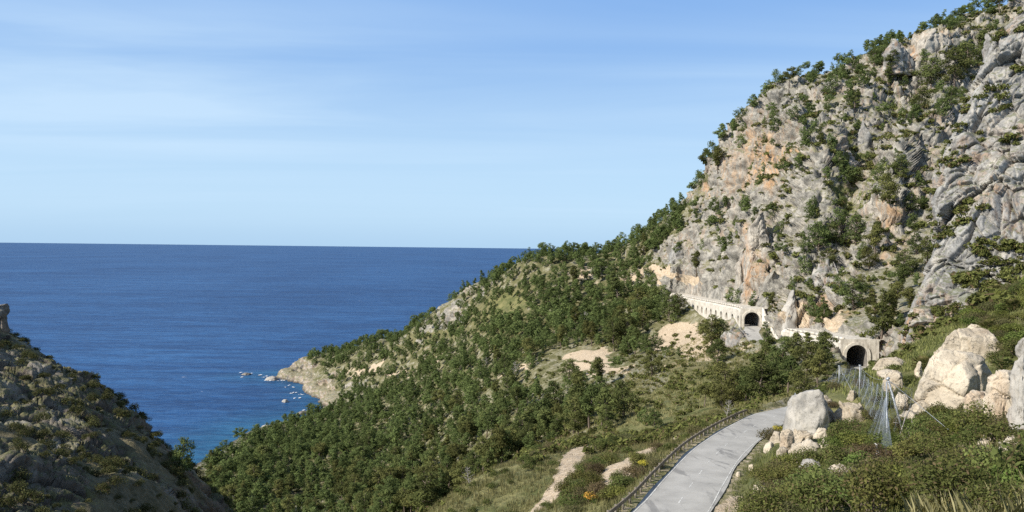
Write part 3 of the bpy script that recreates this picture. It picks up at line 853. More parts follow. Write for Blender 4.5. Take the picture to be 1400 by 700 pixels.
def pine_proto(kind, seed):
    rg = np.random.default_rng(seed)
    H = 8.0; cl = []; tr = MB()
    if kind == 'bushy': W, z0, n = 2.7, 1.3, 26
    elif kind == 'cone': W, z0, n = 2.0, 1.0, 24
    elif kind == 'umbrella': W, z0, n = 3.0, 4.6, 15
    else: W, z0, n = 2.3, 2.4, 20
    lean = rg.normal(size=2) * (0.6 if kind == 'umbrella' else 0.35)
    def axis(z): return np.array([lean[0] * (z / H) ** 1.5 + 0.15 * math.sin(z * 1.1 + seed), lean[1] * (z / H) ** 1.5 + 0.15 * math.cos(z * 0.9 + seed), z])
    for i in range(n):
        q = (i + 0.5) / n; z = z0 + (H - z0 - 0.5) * q
        if kind == 'bushy': rr = W * math.sin(math.pi * min(1, 0.20 + 0.78 * q)) ** 0.7
        elif kind == 'cone': rr = W * (1 - q) ** 0.75 + 0.15
        elif kind == 'umbrella': rr = W * math.sqrt(max(0.05, 1 - (2 * q - 0.75) ** 2 / 1.7))
        else: rr = W * (0.55 + 0.45 * math.sin(5.2 * q + seed)) * math.sin(math.pi * min(1, 0.25 + 0.72 * q)) ** 0.6
        a = i * 2.4 + rg.normal() * 0.5; rad = rr * (0.35 + 0.5 * rg.random())
        c = axis(z) + np.array([math.cos(a) * rad, math.sin(a) * rad, 0])
        s = (0.5 + 0.6 * rg.random()) * (0.75 if kind == 'cone' else 1.0) * (0.55 + 0.45 * rr / W)
        cl.append((c, np.array([s * 1.25, s * 1.25, s * 0.72])))
    tr.tube([axis(z) + (np.array([0, 0, -1.0]) if z == 0 else 0) for z in np.linspace(0, H * 0.86, 7)], np.linspace(0.21, 0.04, 7), 7)
    for c, r in cl:
        zb = max(0.5, c[2] - 0.35 * np.linalg.norm(c[:2] - axis(c[2])[:2]) - 0.3)
        a = axis(zb); m = (a + c) / 2 + np.array([0, 0, -0.12])
        tr.tube([a, m, c], [0.065, 0.045, 0.015], 4, cap=False)
    V, Fq, tint = leaves(cl, 2300, 0.23, rg, up=0.55, shell=0.3, aspect=0.34, normal_rand=0.5)
    crown = make_mesh('crown', V, Fq, M['pine'], False, tint, 'tint')
    trunk = tr.mesh('trunk', M['bark'], True)
    return dict(trunk=trunk, crown=crown, V=V, F=Fq, T=tint, trV=np.concatenate(tr.v), trF=tr.f, H=H, kind=kind)
PINES = [pine_proto(k, s) for k, s in (('bushy', 1), ('bushy', 2), ('cone', 3), ('tall', 4), ('tall', 5), ('umbrella', 6), ('umbrella', 7), ('bushy', 8), ('cone', 9))]
PK = {k: [i for i, p in enumerate(PINES) if p['kind'] == k] for k in ('bushy', 'cone', 'tall', 'umbrella')}

def shrub_proto(seed, n, size, mat, tall=1.0, nclump=9):
    rg = np.random.default_rng(seed); cl = []; st = MB()
    for i in range(nclump):
        a = i * 2.4 + rg.normal() * 0.4; rad = 0.75 * math.sqrt((i + 0.3) / nclump)
        h = (0.35 + 0.45 * (1 - rad) + 0.25 * rg.random()) * tall
        c = np.array([math.cos(a) * rad, math.sin(a) * rad, h]); s = 0.3 + 0.2 * rg.random()
        cl.append((c, np.array([s, s, s * 0.85 * max(1, tall * 0.8)])))
        st.tube([(0.05 * math.cos(a), 0.05 * math.sin(a), -0.25), c * np.array([0.55, 0.55, 0.45]), c], [0.03, 0.022, 0.008], 4, cap=False)
    V, Fq, tint = leaves(cl, n, size, rg, up=0.3, shell=0.35, aspect=0.5)
    V[:, 2] = np.maximum(V[:, 2], -0.15)
    return dict(foliage=make_mesh('foliage', V, Fq, mat, False, tint, 'tint'), stem=st.mesh('stem', M['bark'], True), V=V, F=Fq, T=tint)
SHR = [shrub_proto(20, 2400, 0.05, M['shrub'], 1.0, 11), shrub_proto(21, 2400, 0.05, M['shrub'], 1.35, 12), shrub_proto(22, 2000, 0.048, M['brown_shrub'], 1.0, 14), shrub_proto(23, 1800, 0.055, M['fresh_shrub'], 0.8), shrub_proto(24, 2400, 0.045, M['olive_shrub'], 0.9, 15)]
FARSH = [shrub_proto(30 + k, 70, 0.26, M['shrub'], 0.85, 6) for k in range(3)]

def palm_proto(seed):
    rg = np.random.default_rng(seed); V = []; Fs = []; T = []; st = MB(); nv = 0
    for i in range(34):
        a = i * 2.4; el = 0.15 + 1.2 * (i / 34.0); L = 0.55 + 0.25 * rg.random()
        d = np.array([math.cos(a) * math.cos(el), math.sin(a) * math.cos(el), math.sin(el)])
        c = d * L + np.array([0, 0, 0.1]); st.tube([(0, 0, -0.1), c], [0.02, 0.012], 4, cap=False)
        sd = unit(np.cross(d, [0, 0, 1.0])); upv = np.cross(sd, d)
        tv = rg.random()
        for q in np.linspace(-1.15, 1.15, 11):
            e = d * math.cos(q) + sd * math.sin(q); l = 0.42 * (0.85 + 0.3 * rg.random())
            b = np.cross(e, upv) * 0.03
            tip = c + e * l + np.array([0, 0, -0.05])
            V += [c - b * 0.4, c + e * l * 0.55 - b, tip, c + e * l * 0.55 + b]; Fs.append((nv, nv + 1, nv + 2, nv + 3)); nv += 4
            T += [(tv, 0.5, tv)] * 4
    return dict(foliage=make_mesh('fronds', np.array(V), np.array(Fs), M['palm'], False, np.array(T), 'tint'), stem=st.mesh('stem', M['palm'], True))
PALM = palm_proto(40)

def dead_proto(seed):
    rg = np.random.default_rng(seed); tr = MB(); br = MB(); H = 6.5
    ax = lambda z: np.array([0.3 * math.sin(z * 0.5 + seed), 0.25 * math.cos(z * 0.6), z])
    tr.tube([ax(z) for z in np.linspace(-0.5, H, 8)], np.linspace(0.15, 0.03, 8), 6)
    for i in range(26):
        z = 1.5 + (H - 1.8) * i / 26; a = i * 2.4; L = (2.2 - 1.4 * i / 26) * (0.6 + 0.6 * rg.random()); p = ax(z)
        d = np.array([math.cos(a), math.sin(a), 0.45]); q = p + d * L * 0.55 + rg.normal(size=3) * 0.1; e = p + d * L + rg.normal(size=3) * 0.2 + np.array([0, 0, 0.3])
        br.tube([p, q, e], [0.05, 0.035, 0.012], 4, cap=False)
        for s in (1, -1):
            br.tube([q, q + (e - q) * 0.6 + np.array([-d[1], d[0], 0.3]) * 0.5 * s * rg.random()], [0.025, 0.01], 3, cap=False)
    return dict(trunk=tr.mesh('trunk', M['dead_wood'], True), crown=br.mesh('branches', M['dead_wood'], True))
DEAD = [dead_proto(1), dead_proto(2)]
log('protos')

# ------------------------------------------------------------------ where the pines stand
# (column, row of the foot, height in photograph pixels, kind)
SPEC = [(1062,116,22,'bushy'),(1078,122,28,'umbrella'),(1101,104,18,'umbrella'),(1119,97,20,'umbrella'),(1150,98,24,'umbrella'),(1160,98,20,'umbrella'),(1196,90,32,'bushy'),(1208,94,32,'bushy'),(1219,98,28,'bushy'),(1263,48,16,'umbrella'),
 (1279,46,20,'umbrella'),(1296,44,20,'umbrella'),(1310,34,24,'umbrella'),(1320,30,24,'umbrella'),(1338,22,24,'umbrella'),(1351,20,22,'bushy'),(1366,20,28,'umbrella'),(1381,14,24,'umbrella'),(1047,134,22,'bushy'),(1031,154,24,'tall'),(1012,170,24,'bushy'),(1003,186,24,'tall'),
 (986,198,26,'tall'),(973,219,26,'bushy'),(981,236,32,'tall'),(966,236,32,'tall'),(956,256,24,'bushy'),(946,270,22,'umbrella'),
 (1060,182,24,'bushy'),(1085,168,24,'bushy'),(1100,196,22,'bushy'),(1112,184,20,'bushy'),(1135,132,26,'bushy'),(1160,137,26,'cone'),(1168,153,30,'cone'),(1180,124,26,'bushy'),(1216,122,28,'tall'),(1231,114,30,'bushy'),(1272,122,42,'bushy'),(1306,116,50,'bushy'),(1322,100,44,'bushy'),(1345,74,38,'bushy'),
 (1260,150,30,'bushy'),(1300,146,28,'bushy'),(1288,162,26,'bushy'),(1068,245,22,'umbrella'),(976,292,24,'bushy'),(992,288,20,'tall'),(1110,292,24,'bushy'),(1150,252,26,'cone'),(1170,256,28,'bushy'),(1215,278,40,'bushy'),(1246,292,28,'bushy'),(1120,342,38,'bushy'),(1136,337,32,'bushy'),(1170,334,38,'bushy'),
 (1196,350,42,'tall'),(1188,368,30,'bushy'),(1236,382,40,'bushy'),(1130,368,28,'bushy'),(1100,378,26,'bushy'),(1248,316,26,'bushy'),(1126,443,36,'cone'),(1166,424,42,'bushy'),(1176,402,28,'bushy'),(1146,402,26,'bushy'),(1206,464,66,'cone'),(1217,446,46,'tall'),(1196,436,40,'cone'),(1252,348,28,'bushy'),
 (952,376,32,'tall'),(1000,418,24,'bushy'),(1011,421,24,'bushy'),(1030,424,24,'cone'),(1056,428,28,'cone'),(1056,302,24,'bushy'),(1020,292,24,'bushy'),(1085,400,22,'bushy'),(1108,428,24,'bushy'),
 (1132,522,58,'cone'),(1118,532,54,'tall'),(1100,528,56,'bushy'),(1078,538,50,'tall'),(1060,542,46,'bushy'),(1040,548,54,'bushy'),(1020,552,50,'tall'),(1002,556,40,'bushy'),(986,561,32,'bushy'),(964,556,30,'umbrella'),(1126,508,52,'tall'),(1086,504,48,'tall'),(1062,522,40,'bushy'),(1094,546,40,'bushy'),(1050,536,40,'cone'),
 (972,478,46,'bushy'),(985,472,34,'bushy'),(916,442,42,'bushy'),(927,432,30,'bushy'),(896,588,30,'bushy'),(880,582,24,'bushy'),(845,420,46,'cone'),(870,432,36,'bushy'),(858,470,40,'bushy'),(840,480,42,'bushy'),(880,350,30,'cone'),(775,352,22,'bushy'),(785,395,30,'tall'),(740,352,20,'bushy'),(850,318,20,'bushy'),(690,372,18,'umbrella'),
 (1070,505,44,'bushy'),(1110,500,44,'cone'),(1035,520,36,'tall'),(1010,535,36,'bushy'),(830,590,34,'bushy'),(790,600,36,'tall'),(760,600,34,'bushy')]
FOREST = [(270, 720), (285, 640), (365, 590), (430, 568), (520, 535), (560, 470), (620, 425), (650, 390), (690, 365), (745, 350), (850, 325), (905, 292), (935, 285), (945, 345), (960, 395), (915, 402), (900, 450), (870, 490), (760, 480), (700, 525), (760, 560), (800, 590), (700, 630), (610, 690), (560, 720)]
SPARSE = [(700, 520), (900, 480), (960, 440), (1060, 470), (1090, 560), (960, 560), (780, 605), (720, 590)]
EDGE = [(420, 490), (500, 465), (560, 450), (640, 395), (660, 400), (600, 455), (540, 500), (500, 555), (470, 545), (440, 510)]
CLEAR = [(928, 406, 26, 14, 1), (800, 486, 50, 14, 1), (815, 505, 60, 14, 1), (700, 425, 28, 18, .8), (935, 462, 42, 30, .9), (612, 425, 20, 14, .8), (660, 380, 14, 14, .8), (890, 510, 45, 26, .9), (960, 530, 70, 30, 1), (880, 550, 60, 25, .9), (930, 345, 26, 18, .8), (900, 375, 36, 12, .8), (840, 455, 22, 12, .6), (760, 575, 24, 12, .5), (650, 640, 26, 10, .5), (705, 680, 30, 10, .6), (410, 690, 36, 12, .7), (1005, 458, 26, 22, 1)]
trees = []
for px, py, hp, k in SPEC:
    loc, nm = hit_px(px, py)
    if loc is None: 
        for dy in (6, 12, 20):
            loc, nm = hit_px(px, py + dy)
            if loc is not None: break
    if loc is None: continue
    if nm == 'cliff' and px < 1240: continue
    h = hp * loc[1] / F * 1.12
    trees.append((loc, h, k, True))
xs = np.arange(-320, 420, 6.0); ys = np.arange(140, 900, 6.0)
gx, gy = np.meshgrid(xs, ys); gx = gx.ravel() + rng.uniform(-2.3, 2.3, gx.size); gy = gy.ravel() + rng.uniform(-2.3, 2.3, gy.size)
gz = ground_h(gx, gy); P = np.c_[gx, gy, gz]
px, py, w = proj(P)
den = np.zeros(len(P))
den[inpoly(px, py, SPARSE)] = 0.20
den[inpoly(px, py, EDGE)] = 0.8
den[inpoly(px, py, FOREST)] = 0.97
mt = inpoly(px, py, MOUNT); den[mt] = 0.15 + 0.42 * (vnoise(P[mt] / 22, 401) > 0.1)
pf = inpoly(px, py, [(930, 285), (962, 262), (990, 300), (1000, 350), (1010, 402), (950, 396)]); den[pf] = 0.55
den = den * (1 - ell(px, py, CLEAR)) * (0.55 + 0.45 * (vnoise(P / 16, 402) > -0.45))
dist, _ = road_near(gx, gy)
ok = (gz > 1.6) & (dist > 8.5) & (rng.random(len(P)) < den)
far_ridge = (px < 1400) & (px > -20)
sp_xy = np.array([t[0][:2] for t in trees])
for i in np.where(ok & far_ridge)[0]:
    if ((sp_xy - P[i, :2]) ** 2).sum(1).min() < 9: continue
    loc, nor, nm = drop(gx[i], gy[i])
    if loc is None or nm != 'ground': continue
    if mt[i] and nor[2] < (0.22 if pf[i] else 0.45): continue
    hh = (7.4 + 7.0 * rng.random() ** 1.5) * (0.72 if mt[i] else 1.0) * (0.85 if w[i] > 560 else 1.0)
    hh *= (0.55 if rng.random() < 0.25 else 1.0)
    k = rng.choice(['bushy', 'cone', 'tall', 'umbrella'], p=[.34, .20, .34, .12])
    trees.append((loc, hh, k, False))
log('trees', len(trees))

# the 300 that show largest become things, the rest one wood
cand = []
for i, (loc, h, k, sp) in enumerate(trees):
    top = loc + np.array([0, 0, h * 0.75]); qx, qy, qw = proj(top[None])
    on = (-20 < qx[0] < 1420) and (-20 < qy[0] < 710)
    vis = on and visible(top, 4.0)
    cand.append((h / qw[0] * (1 if vis else 0) + (0.001 if sp and vis else 0), i))
cand.sort(reverse=True)
TOP = [i for s, i in cand[:300] if s > 0]
REST = [i for i in range(len(trees)) if i not in set(TOP)]
REGIONS = [  # polygon in the photograph, where it stands in words
 ([(1030, 20), (1130, 20), (1130, 130), (1030, 130)], 'along the first stretch of the rocky skyline'),
 ([(1130, 20), (1240, 20), (1240, 105), (1130, 105)], 'along the middle stretch of the rocky skyline'),
 ([(1240, -50), (1400, -50), (1400, 60), (1240, 60)], 'along the highest skyline of the mountain'),
 ([(930, 100), (1055, 100), (1020, 200), (990, 290), (930, 300)], 'up the steep seaward edge of the mountain'),
 ([(1240, 60), (1400, 60), (1400, 180), (1240, 180)], 'in the grove below the summit rocks'),
 ([(1040, 100), (1150, 100), (1150, 210), (1040, 210)], 'on the pale scree under the skyline'),
 ([(1150, 90), (1260, 90), (1260, 220), (1150, 220)], 'beside the grassy gully near its head'),
 ([(940, 200), (1080, 200), (1080, 330), (940, 330)], 'around the ochre cliff'),
 ([(1080, 200), (1290, 200), (1290, 310), (1080, 310)], 'on the rocks at the gully foot'),
 ([(1080, 310), (1180, 310), (1180, 400), (1080, 400)], 'on the shelves high above the lower tunnel'),
 ([(1180, 310), (1300, 310), (1300, 400), (1180, 400)], 'against the foot of the grey crag'),
 ([(920, 330), (1080, 330), (1080, 432), (980, 432), (920, 400)], 'on the bank just above the long gallery'),
 ([(1080, 400), (1260, 400), (1260, 480), (1180, 470), (1080, 445)], 'directly above the lower tunnel portal'),
 ([(1060, 445), (1190, 460), (1190, 580), (1060, 580)], 'in the clump screening the lower gallery'),
 ([(960, 470), (1060, 470), (1060, 600), (960, 600)], 'in the thicket behind the road bend'),
 ([(900, 395), (1060, 395), (1060, 500), (900, 500)], 'on the bare bank under the long gallery'),
 ([(820, 480), (960, 480), (960, 620), (820, 620)], 'on the grassy slope above the road'),
 ([(820, 270), (960, 270), (960, 345), (820, 345)], 'on the wooded ridge climbing to the mountain'),
 ([(820, 345), (920, 345), (920, 420), (820, 420)], 'before the far end of the gallery'),
 ([(820, 420), (910, 420), (910, 490), (820, 490)], 'above the edge of the bare earth'),
 ([(650, 330), (820, 330), (820, 400), (650, 400)], 'on the low ridge against the sea'),
 ([(650, 400), (820, 400), (820, 480), (650, 480)], 'in the wood above the bare earth patch'),
 ([(650, 480), (820, 480), (820, 560), (650, 560)], 'below the bare earth patch'),
 ([(700, 560), (830, 560), (830, 640), (700, 640)], 'in the hollow behind the dirt track'),
 ([(560, 560), (700, 560), (700, 700), (560, 700)], 'in the valley wood beyond the grassy spur'),
 ([(420, 580), (560, 580), (560, 720), (420, 720)], 'in the lower valley wood'),
 ([(250, 560), (420, 560), (420, 720), (250, 720)], 'above the cove beside the shaded hill'),
 ([(480, 380), (650, 380), (650, 580), (480, 580)], 'on the wooded flank above the headland'),
 ([(380, 440), (480, 440), (480, 580), (380, 580)], 'near the rocky headland tip'),
]
KIND_WORDS = {'bushy': 'bushy round-crowned', 'cone': 'dark cone-shaped', 'tall': 'ragged tall', 'umbrella': 'flat-topped'}
buckets = {}
for i in TOP:
    loc, h, k, sp = trees[i]
    qx, qy, qw = proj((loc + np.array([0, 0, h * 0.4]))[None])
    reg = next((j for j, (pl, _) in enumerate(REGIONS) if inpoly(qx, qy, pl)[0]), None)
    buckets.setdefault((reg, k), []).append((i, qx[0], qy[0], h))
def add_pine(i, label, group):
    loc, h, k, sp = trees[i]
    rg = np.random.default_rng(i + 5000)
    pr = PINES[rg.choice(PK[k])]
    s = h / pr['H']
    big = 1.18 if k == 'bushy' else 1.0
    t = thing('pine_tree', label, 'pine tree', loc - np.array([0, 0, 0.25]), rg.random() * 6.28, (s * big * rg.uniform(.9, 1.15), s * big * rg.uniform(.9, 1.15), s), group)
    link('trunk', pr['trunk'], t); link('crown', pr['crown'], t)
for (reg, k), L in buckets.items():
    place = REGIONS[reg][1] if reg is not None else 'at the margin of the wooded slope'
    kw = KIND_WORDS[k]; grp = '%s pines %s' % (kw, place)
    L = sorted(L, key=lambda q: q[1]); n = len(L)
    tall = max(L, key=lambda q: q[3])[0]
    for idx, (i, x, y, h) in enumerate(L):
        if n == 1: lab = 'only %s pine %s' % (kw, place)
        elif i == tall: lab = 'largest %s pine %s' % (kw, place)
        elif idx == 0: lab = 'leftmost %s pine %s' % (kw, place)
        elif idx == n - 1: lab = 'rightmost %s pine %s' % (kw, place)
        elif n <= 6 or (idx == 1 or idx == n - 2): lab = '%s %s pine from the %s %s' % (['', 'second', 'third', 'fourth', 'fifth'][idx if idx <= 4 else n - 1 - idx], kw, 'left' if idx <= 4 else 'right', place)
        else: lab = 'one of the %s pines standing %s' % (kw, place)
        add_pine(i, lab, grp)
# the rest of the wood: one mass
def mass(items, name, mat, protos, thin=1, grow=1.0, trunk=False):
    VV, FF, TT, nv = [], [], [], 0
    TVV, TF, tn = [], [], 0
    for (loc, s3, rz, pi) in items:
        pr = protos[pi]; V = pr['V'].reshape(-1, 4, 3)[::thin].reshape(-1, 3).copy(); T = pr['T'].reshape(-1, 4, 3)[::thin].reshape(-1, 3).copy()
        if grow != 1.0:
            q = V.reshape(-1, 4, 3); c = q.mean(1, keepdims=True); V = (c + (q - c) * grow).reshape(-1, 3)
        ca, sa = math.cos(rz), math.sin(rz); Rz = np.array([[ca, -sa, 0], [sa, ca, 0], [0, 0, 1]])
        VV.append(((V * s3) @ Rz.T + loc).astype(np.float32)); T[:, 1] = np.clip(T[:, 1] + rng.uniform(-.3, .3), 0, 1); TT.append(T.astype(np.float32))
        if trunk:
            tv = (pr['trV'] * s3) @ Rz.T + loc; TVV.append(tv); TF += [tuple(a + tn for a in f) for f in pr['trF'][:44]]; tn += len(tv)
    V = np.concatenate(VV); T = np.concatenate(TT)
    Fq = np.arange(len(V)).reshape(-1, 4)
    o = link(name, make_mesh(name, V, Fq, mat, False, T, 'tint'), kind='stuff')
    return o
items = []
for i in REST:
    loc, h, k, sp = trees[i]; pi = int(rng.choice(PK[k])); s = h / 8.0
    items.append((loc - np.array([0, 0, 0.3]), np.array([s * 1.1, s * 1.1, s]) * rng.uniform(.92, 1.1), rng.random() * 6.28, pi))
wood = mass(items, 'pine_wood', M['pine'], PINES, thin=3, grow=1.5)
wood['label'] = 'mass of dark green pines covering the slope down to the sea'
log('pines', len(TOP), len(REST))

# ------------------------------------------------------------------ boulders and outcrops
def ico(sub):
    import bmesh
    bm = bmesh.new(); bmesh.ops.create_icosphere(bm, subdivisions=sub, radius=1.0)
    V = np.array([v.co[:] for v in bm.verts]); Fc = np.array([[v.index for v in f.verts] for f in bm.faces]); bm.free()
    return V, Fc
ICO = {s: ico(s) for s in (3, 4, 5, 6)}
def boulder_mesh(name, size, seed, mat, sub=5, planes=13, rough=0.07, crack=0.09, tower=False, world=None):
    rg = np.random.default_rng(seed)
    V, Fc = ICO[sub]; V = V.copy()
    V = np.sign(V) * np.abs(V) ** (0.55 if tower else 0.75); V /= np.abs(V).max()
    for k in range(planes):
        n = unit(rg.normal(size=3)); n[2] = abs(n[2]) * (0.5 if tower else 1) ; n = unit(n); h = rg.uniform(0.48, 0.80)
        dd = V @ n - h; V = V - np.where(dd > 0, dd, 0)[:, None] * n * 0.99
    V = V - (V.max(0) + V.min(0)) / 2; V = V / np.abs(V).max(0)
    size = np.array(size, float) / 2
    nn = unit(V / size); P = V * size
    s = float(size.min()) * 2
    off = seed * 7.3
    D = s * rough * (fbm((P + off) / (0.55 * s), 4, seed) + 0.45 * fbm((P + off) / (0.16 * s), 4, seed + 3, ridged=True))
    f1, f2, r, v = worley((P + off) / (0.42 * s), seed + 5)
    D = D + s * crack * (0.5 * r[:, 0] + 0.5 * (r[:, 1:] * v).sum(1) - 0.5 * (1 - sstep(0, 0.09, f2 - f1)))
    P = P + nn * D[:, None]
    return make_mesh(name, P, Fc, mat, True)
ROCKXY = []
def add_rock(name, cat, label, px, py, wp, hp, mat, seed, d=None, depth=1.0, sub=5, sink=0.22, group=None, rz=0.0, **kw):
    """px,py: middle of the rock in the photograph; wp,hp its size there; it stands on the ground below"""
    if d is None:
        loc, nm = hit_px(px, py + hp * 0.46)
        if loc is None: return None
        d = loc[1] + wp * loc[1] / F * 0.12
    c = unproj(px, py, d); W = wp * d / F; Hh = hp * d / F
    ROCKXY.append((c[0], c[1], W / 2))
    me = boulder_mesh(name, (W, W * depth, Hh * (1 + sink)), seed, mat, sub, **kw)
    o = link(name, me, loc=c - np.array([0, 0, Hh * sink / 2]), rot=(0, 0, rz))
    return tag(o, label, cat, group)
B, GB = M['boulder'], M['grey_boulder']
ROCKL = [
 ('boulder', 'tall smooth grey boulder leaning beside the end of the road bend', 1102, 562, 56, 66, GB, 101, dict(crack=0.05, planes=9, rough=0.08)),
 ('boulder', 'small pale block on the shoulder of the smooth grey boulder', 1122, 547, 24, 14, B, 102, {}),
 ('boulder', 'round cream boulder halfway up the bank by the thin net posts', 1166, 540, 15, 13, B, 103, {}),
 ('boulder', 'cracked cream boulder split in two beneath the net posts', 1164, 563, 38, 26, B, 104, dict(crack=0.16)),
 ('boulder', 'cream block above the rubble beside the smooth grey boulder', 1114, 579, 24, 22, B, 105, {}),
 ('boulder', 'upright cream boulder at the lower corner of the rubble', 1076, 602, 20, 32, B, 106, {}),
 ('boulder', 'broad cream rubble boulder under the square cream block', 1098, 598, 30, 20, B, 107, dict(crack=0.18)),
 ('boulder', 'brownish boulder low on the scrub bank', 1108, 638, 36, 20, GB, 108, {}),
 ('boulder', 'white flat-topped boulder half buried in the dark scrub', 1146, 643, 32, 16, B, 109, {}),
 ('boulder', 'cream boulder with an ochre side standing at the road verge', 1040, 676, 26, 22, B, 110, {}),
 ('boulder', 'small ochre stone on the green verge inside the road bend', 1027, 638, 10, 9, B, 111, {}),
 ('boulder', 'huge cream boulder with a sloping cracked face', 1302, 518, 112, 78, B, 112, dict(sub=6, crack=0.08, rough=0.06, planes=26)),
 ('boulder', 'big rounded cream boulder topping the huge sloping one', 1322, 472, 76, 46, B, 113, dict(sub=6, crack=0.06, rough=0.06, planes=24)),
 ('boulder', 'small flat boulder perched above the rounded cream one', 1333, 448, 22, 10, B, 114, {}),
 ('boulder', 'lumpy cream boulder behind the leaning pole', 1222, 520, 26, 26, B, 115, {}),
 ('boulder', 'arched cream boulder behind the top of the net', 1218, 511, 32, 12, B, 116, {}),
 ('boulder', 'narrow cream boulder beside the fan palm', 1256, 505, 10, 24, B, 117, {}),
 ('boulder', 'pale sloping boulder by the foot of the leaning pole', 1240, 572, 42, 20, B, 118, {}),
 ('boulder', 'grey stone among broken branches at the pole foot', 1246, 592, 18, 18, GB, 119, {}),
 ('boulder', 'large cream boulder standing before the tall grey pillar', 1370, 543, 46, 74, B, 120, dict(sub=6, planes=24)),
 ('boulder', 'tall grey rock pillar at the edge of the view', 1402, 530, 44, 150, GB, 121, dict(sub=6, crack=0.12, rough=0.08, planes=22)),
 ('boulder', 'broken cream boulder at the foot of the big standing one', 1352, 605, 26, 30, B, 122, dict(crack=0.18)),
 ('boulder', 'cream boulder with dark hollows under the grey pillar', 1384, 618, 40, 34, B, 123, dict(crack=0.2)),
 ('boulder', 'pinkish stone alone in the dark scrub', 1318, 577, 18, 20, M['orange_rock'], 124, {}),
 ('boulder', 'long pale slab sloping down beside the lower tunnel portal', 1222, 496, 60, 16, B, 125, dict(depth=0.6, crack=0.05)),
 ('boulder', 'low cream ledge under the left end of the huge sloping boulder', 1268, 556, 46, 22, B, 128, dict(depth=0.8)),
 ('boulder', 'cream ledge joining the huge boulder to the standing one', 1340, 552, 40, 34, B, 129, dict(depth=0.8)),
 ('boulder', 'blocky cream stone between the net and the huge boulder', 1234, 548, 20, 22, B, 130, {}),
 ('boulder', 'cream shelf of rock below the standing boulder', 1356, 584, 34, 22, B, 131, {}),
 ('boulder', 'pale cracked ledge below the rounded cream boulder', 1290, 488, 34, 22, B, 132, {}),
 ('boulder', 'cream boulder leaning on the smooth grey one', 1128, 566, 24, 26, B, 133, {}),
 ('boulder', 'small white stone on the verge near the leafy bush', 1010, 648, 8, 7, B, 126, {}),
 ('boulder', 'little white stone on the slope above the guardrail', 925, 599, 10, 6, B, 127, {}),
]
for i in range(9):
    px, py = [(1060, 598), (1068, 618), (1084, 585), (1090, 612), (1120, 592), (1088, 628), (1052, 610), (1128, 606), (1108, 610)][i]
    w = [20, 16, 16, 20, 18, 16, 15, 15, 22][i]
    ROCKL.append(('rubble_stone', 'cream stone in the rubble below the smooth grey boulder', px, py, w, w * 0.8, B, 140 + i, dict(sub=4, planes=8, crack=0.14, sink=0.5, rz=i * 0.8, group='rubble stones below the grey boulder')))
for nm, lb, px, py, w, h, mat, sd, kw in ROCKL: add_rock(nm, 'boulder' if nm == 'boulder' else 'stone', lb, px, py, w, h, mat, sd, **kw)
OC = [
 ('tall weathered rock tower with ochre streaks above the long gallery', 1036, 338, 36, 100, 329, M['outcrop'], 201, dict(tower=True, depth=1.1, crack=0.16, sub=6)),
 ('narrow buttress leaning on the weathered tower', 1018, 368, 30, 60, 322, M['outcrop'], 202, dict(tower=True)),
 ('grey rock pillar with an ochre foot beside the road gap', 1079, 424, 30, 54, 272, GB, 203, dict(tower=True, crack=0.05)),
 ('grey outcrop with an ochre flank under the large gully pine', 1203, 292, 42, 50, 298, M['outcrop'], 206, dict(tower=True)),
 ('blocky grey outcrop of many stones above the lower gallery', 1128, 388, 52, 62, 266, M['cliff'], 207, dict(crack=0.2)),
 ('sharp fin of grey rock rising from the crag crest', 1353, 66, 18, 40, 205, M['cliff'], 208, dict(tower=True)),
 ('sunlit ochre bluff on the summit skyline', 1264, 58, 34, 34, 408, M['outcrop'], 209, dict(tower=True)),
 ('second ochre bluff beside the summit grove', 1290, 62, 26, 34, 404, M['outcrop'], 210, dict(tower=True)),
 ('pale bluff between the skyline groves', 1226, 72, 34, 36, 404, M['cliff'], 211, dict(tower=True)),
 ('rough grey bluff on the wooded ridge above the gallery', 929, 343, 26, 24, 505, M['cliff'], 212, {}),
 ('grey rock spur below the upper tunnel portal', 1006, 462, 36, 34, 292, M['cliff'], 213, dict(crack=0.2)),
 ('dark rock knob on the crest of the shaded hill', -6, 436, 34, 42, 131, M['hill_rock'], 217, dict(tower=True)),
 ('small tan stone stump standing on the ridge among pines', 787, 347, 8, 9, 600, M['orange_rock'], 214, dict(tower=True, sub=4)),
 ('grey boulder outcrop in the grassy gully', 1160, 214, 24, 22, 335, M['cliff'], 215, dict(crack=0.18)),
 ('long grey rock rib along the gully side', 1182, 190, 26, 50, 345, M['cliff'], 216, dict(tower=True, crack=0.15)),
]
for lb, px, py, w, h, d, mat, sd, kw in OC:
    hp_, hn_ = hit_px(px, py + h * 0.1)
    if hp_ is not None and py > 100 and hn_ == 'ground': d = hp_[1] + w * hp_[1] / F * 0.30
    add_rock('rock_outcrop', 'rock outcrop', lb, px, py, w, h, mat, sd, d=d, sink=0.45, **{**dict(depth=1.2, planes=15, crack=0.14, rough=0.14), **kw})
SR = [('small low rock awash off the headland tip', 371, 517, 16, 5, 842), ('dark rock far out beyond the headland with surf on it', 336, 511, 12, 3, 855), ('flat dark rock lying in the cove', 414, 564, 18, 4, 668), ('pale rocks at the wooded shore of the cove', 364, 584, 14, 7, 604), ('pale rock point at the cove mouth', 390, 548, 10, 4, 735)]
for k, (lb, px, py, w, h, d) in enumerate(SR):
    d = (CAM[2] - 0.3) / ((py + h * 0.4 - (331 + px * 0.0114)) / F)
    add_rock('sea_rock', 'sea rock', lb, px, py, w, h, M['hill_rock'] if k in (1, 2) else GB, 230 + k, d=d, sub=4, sink=0.3)
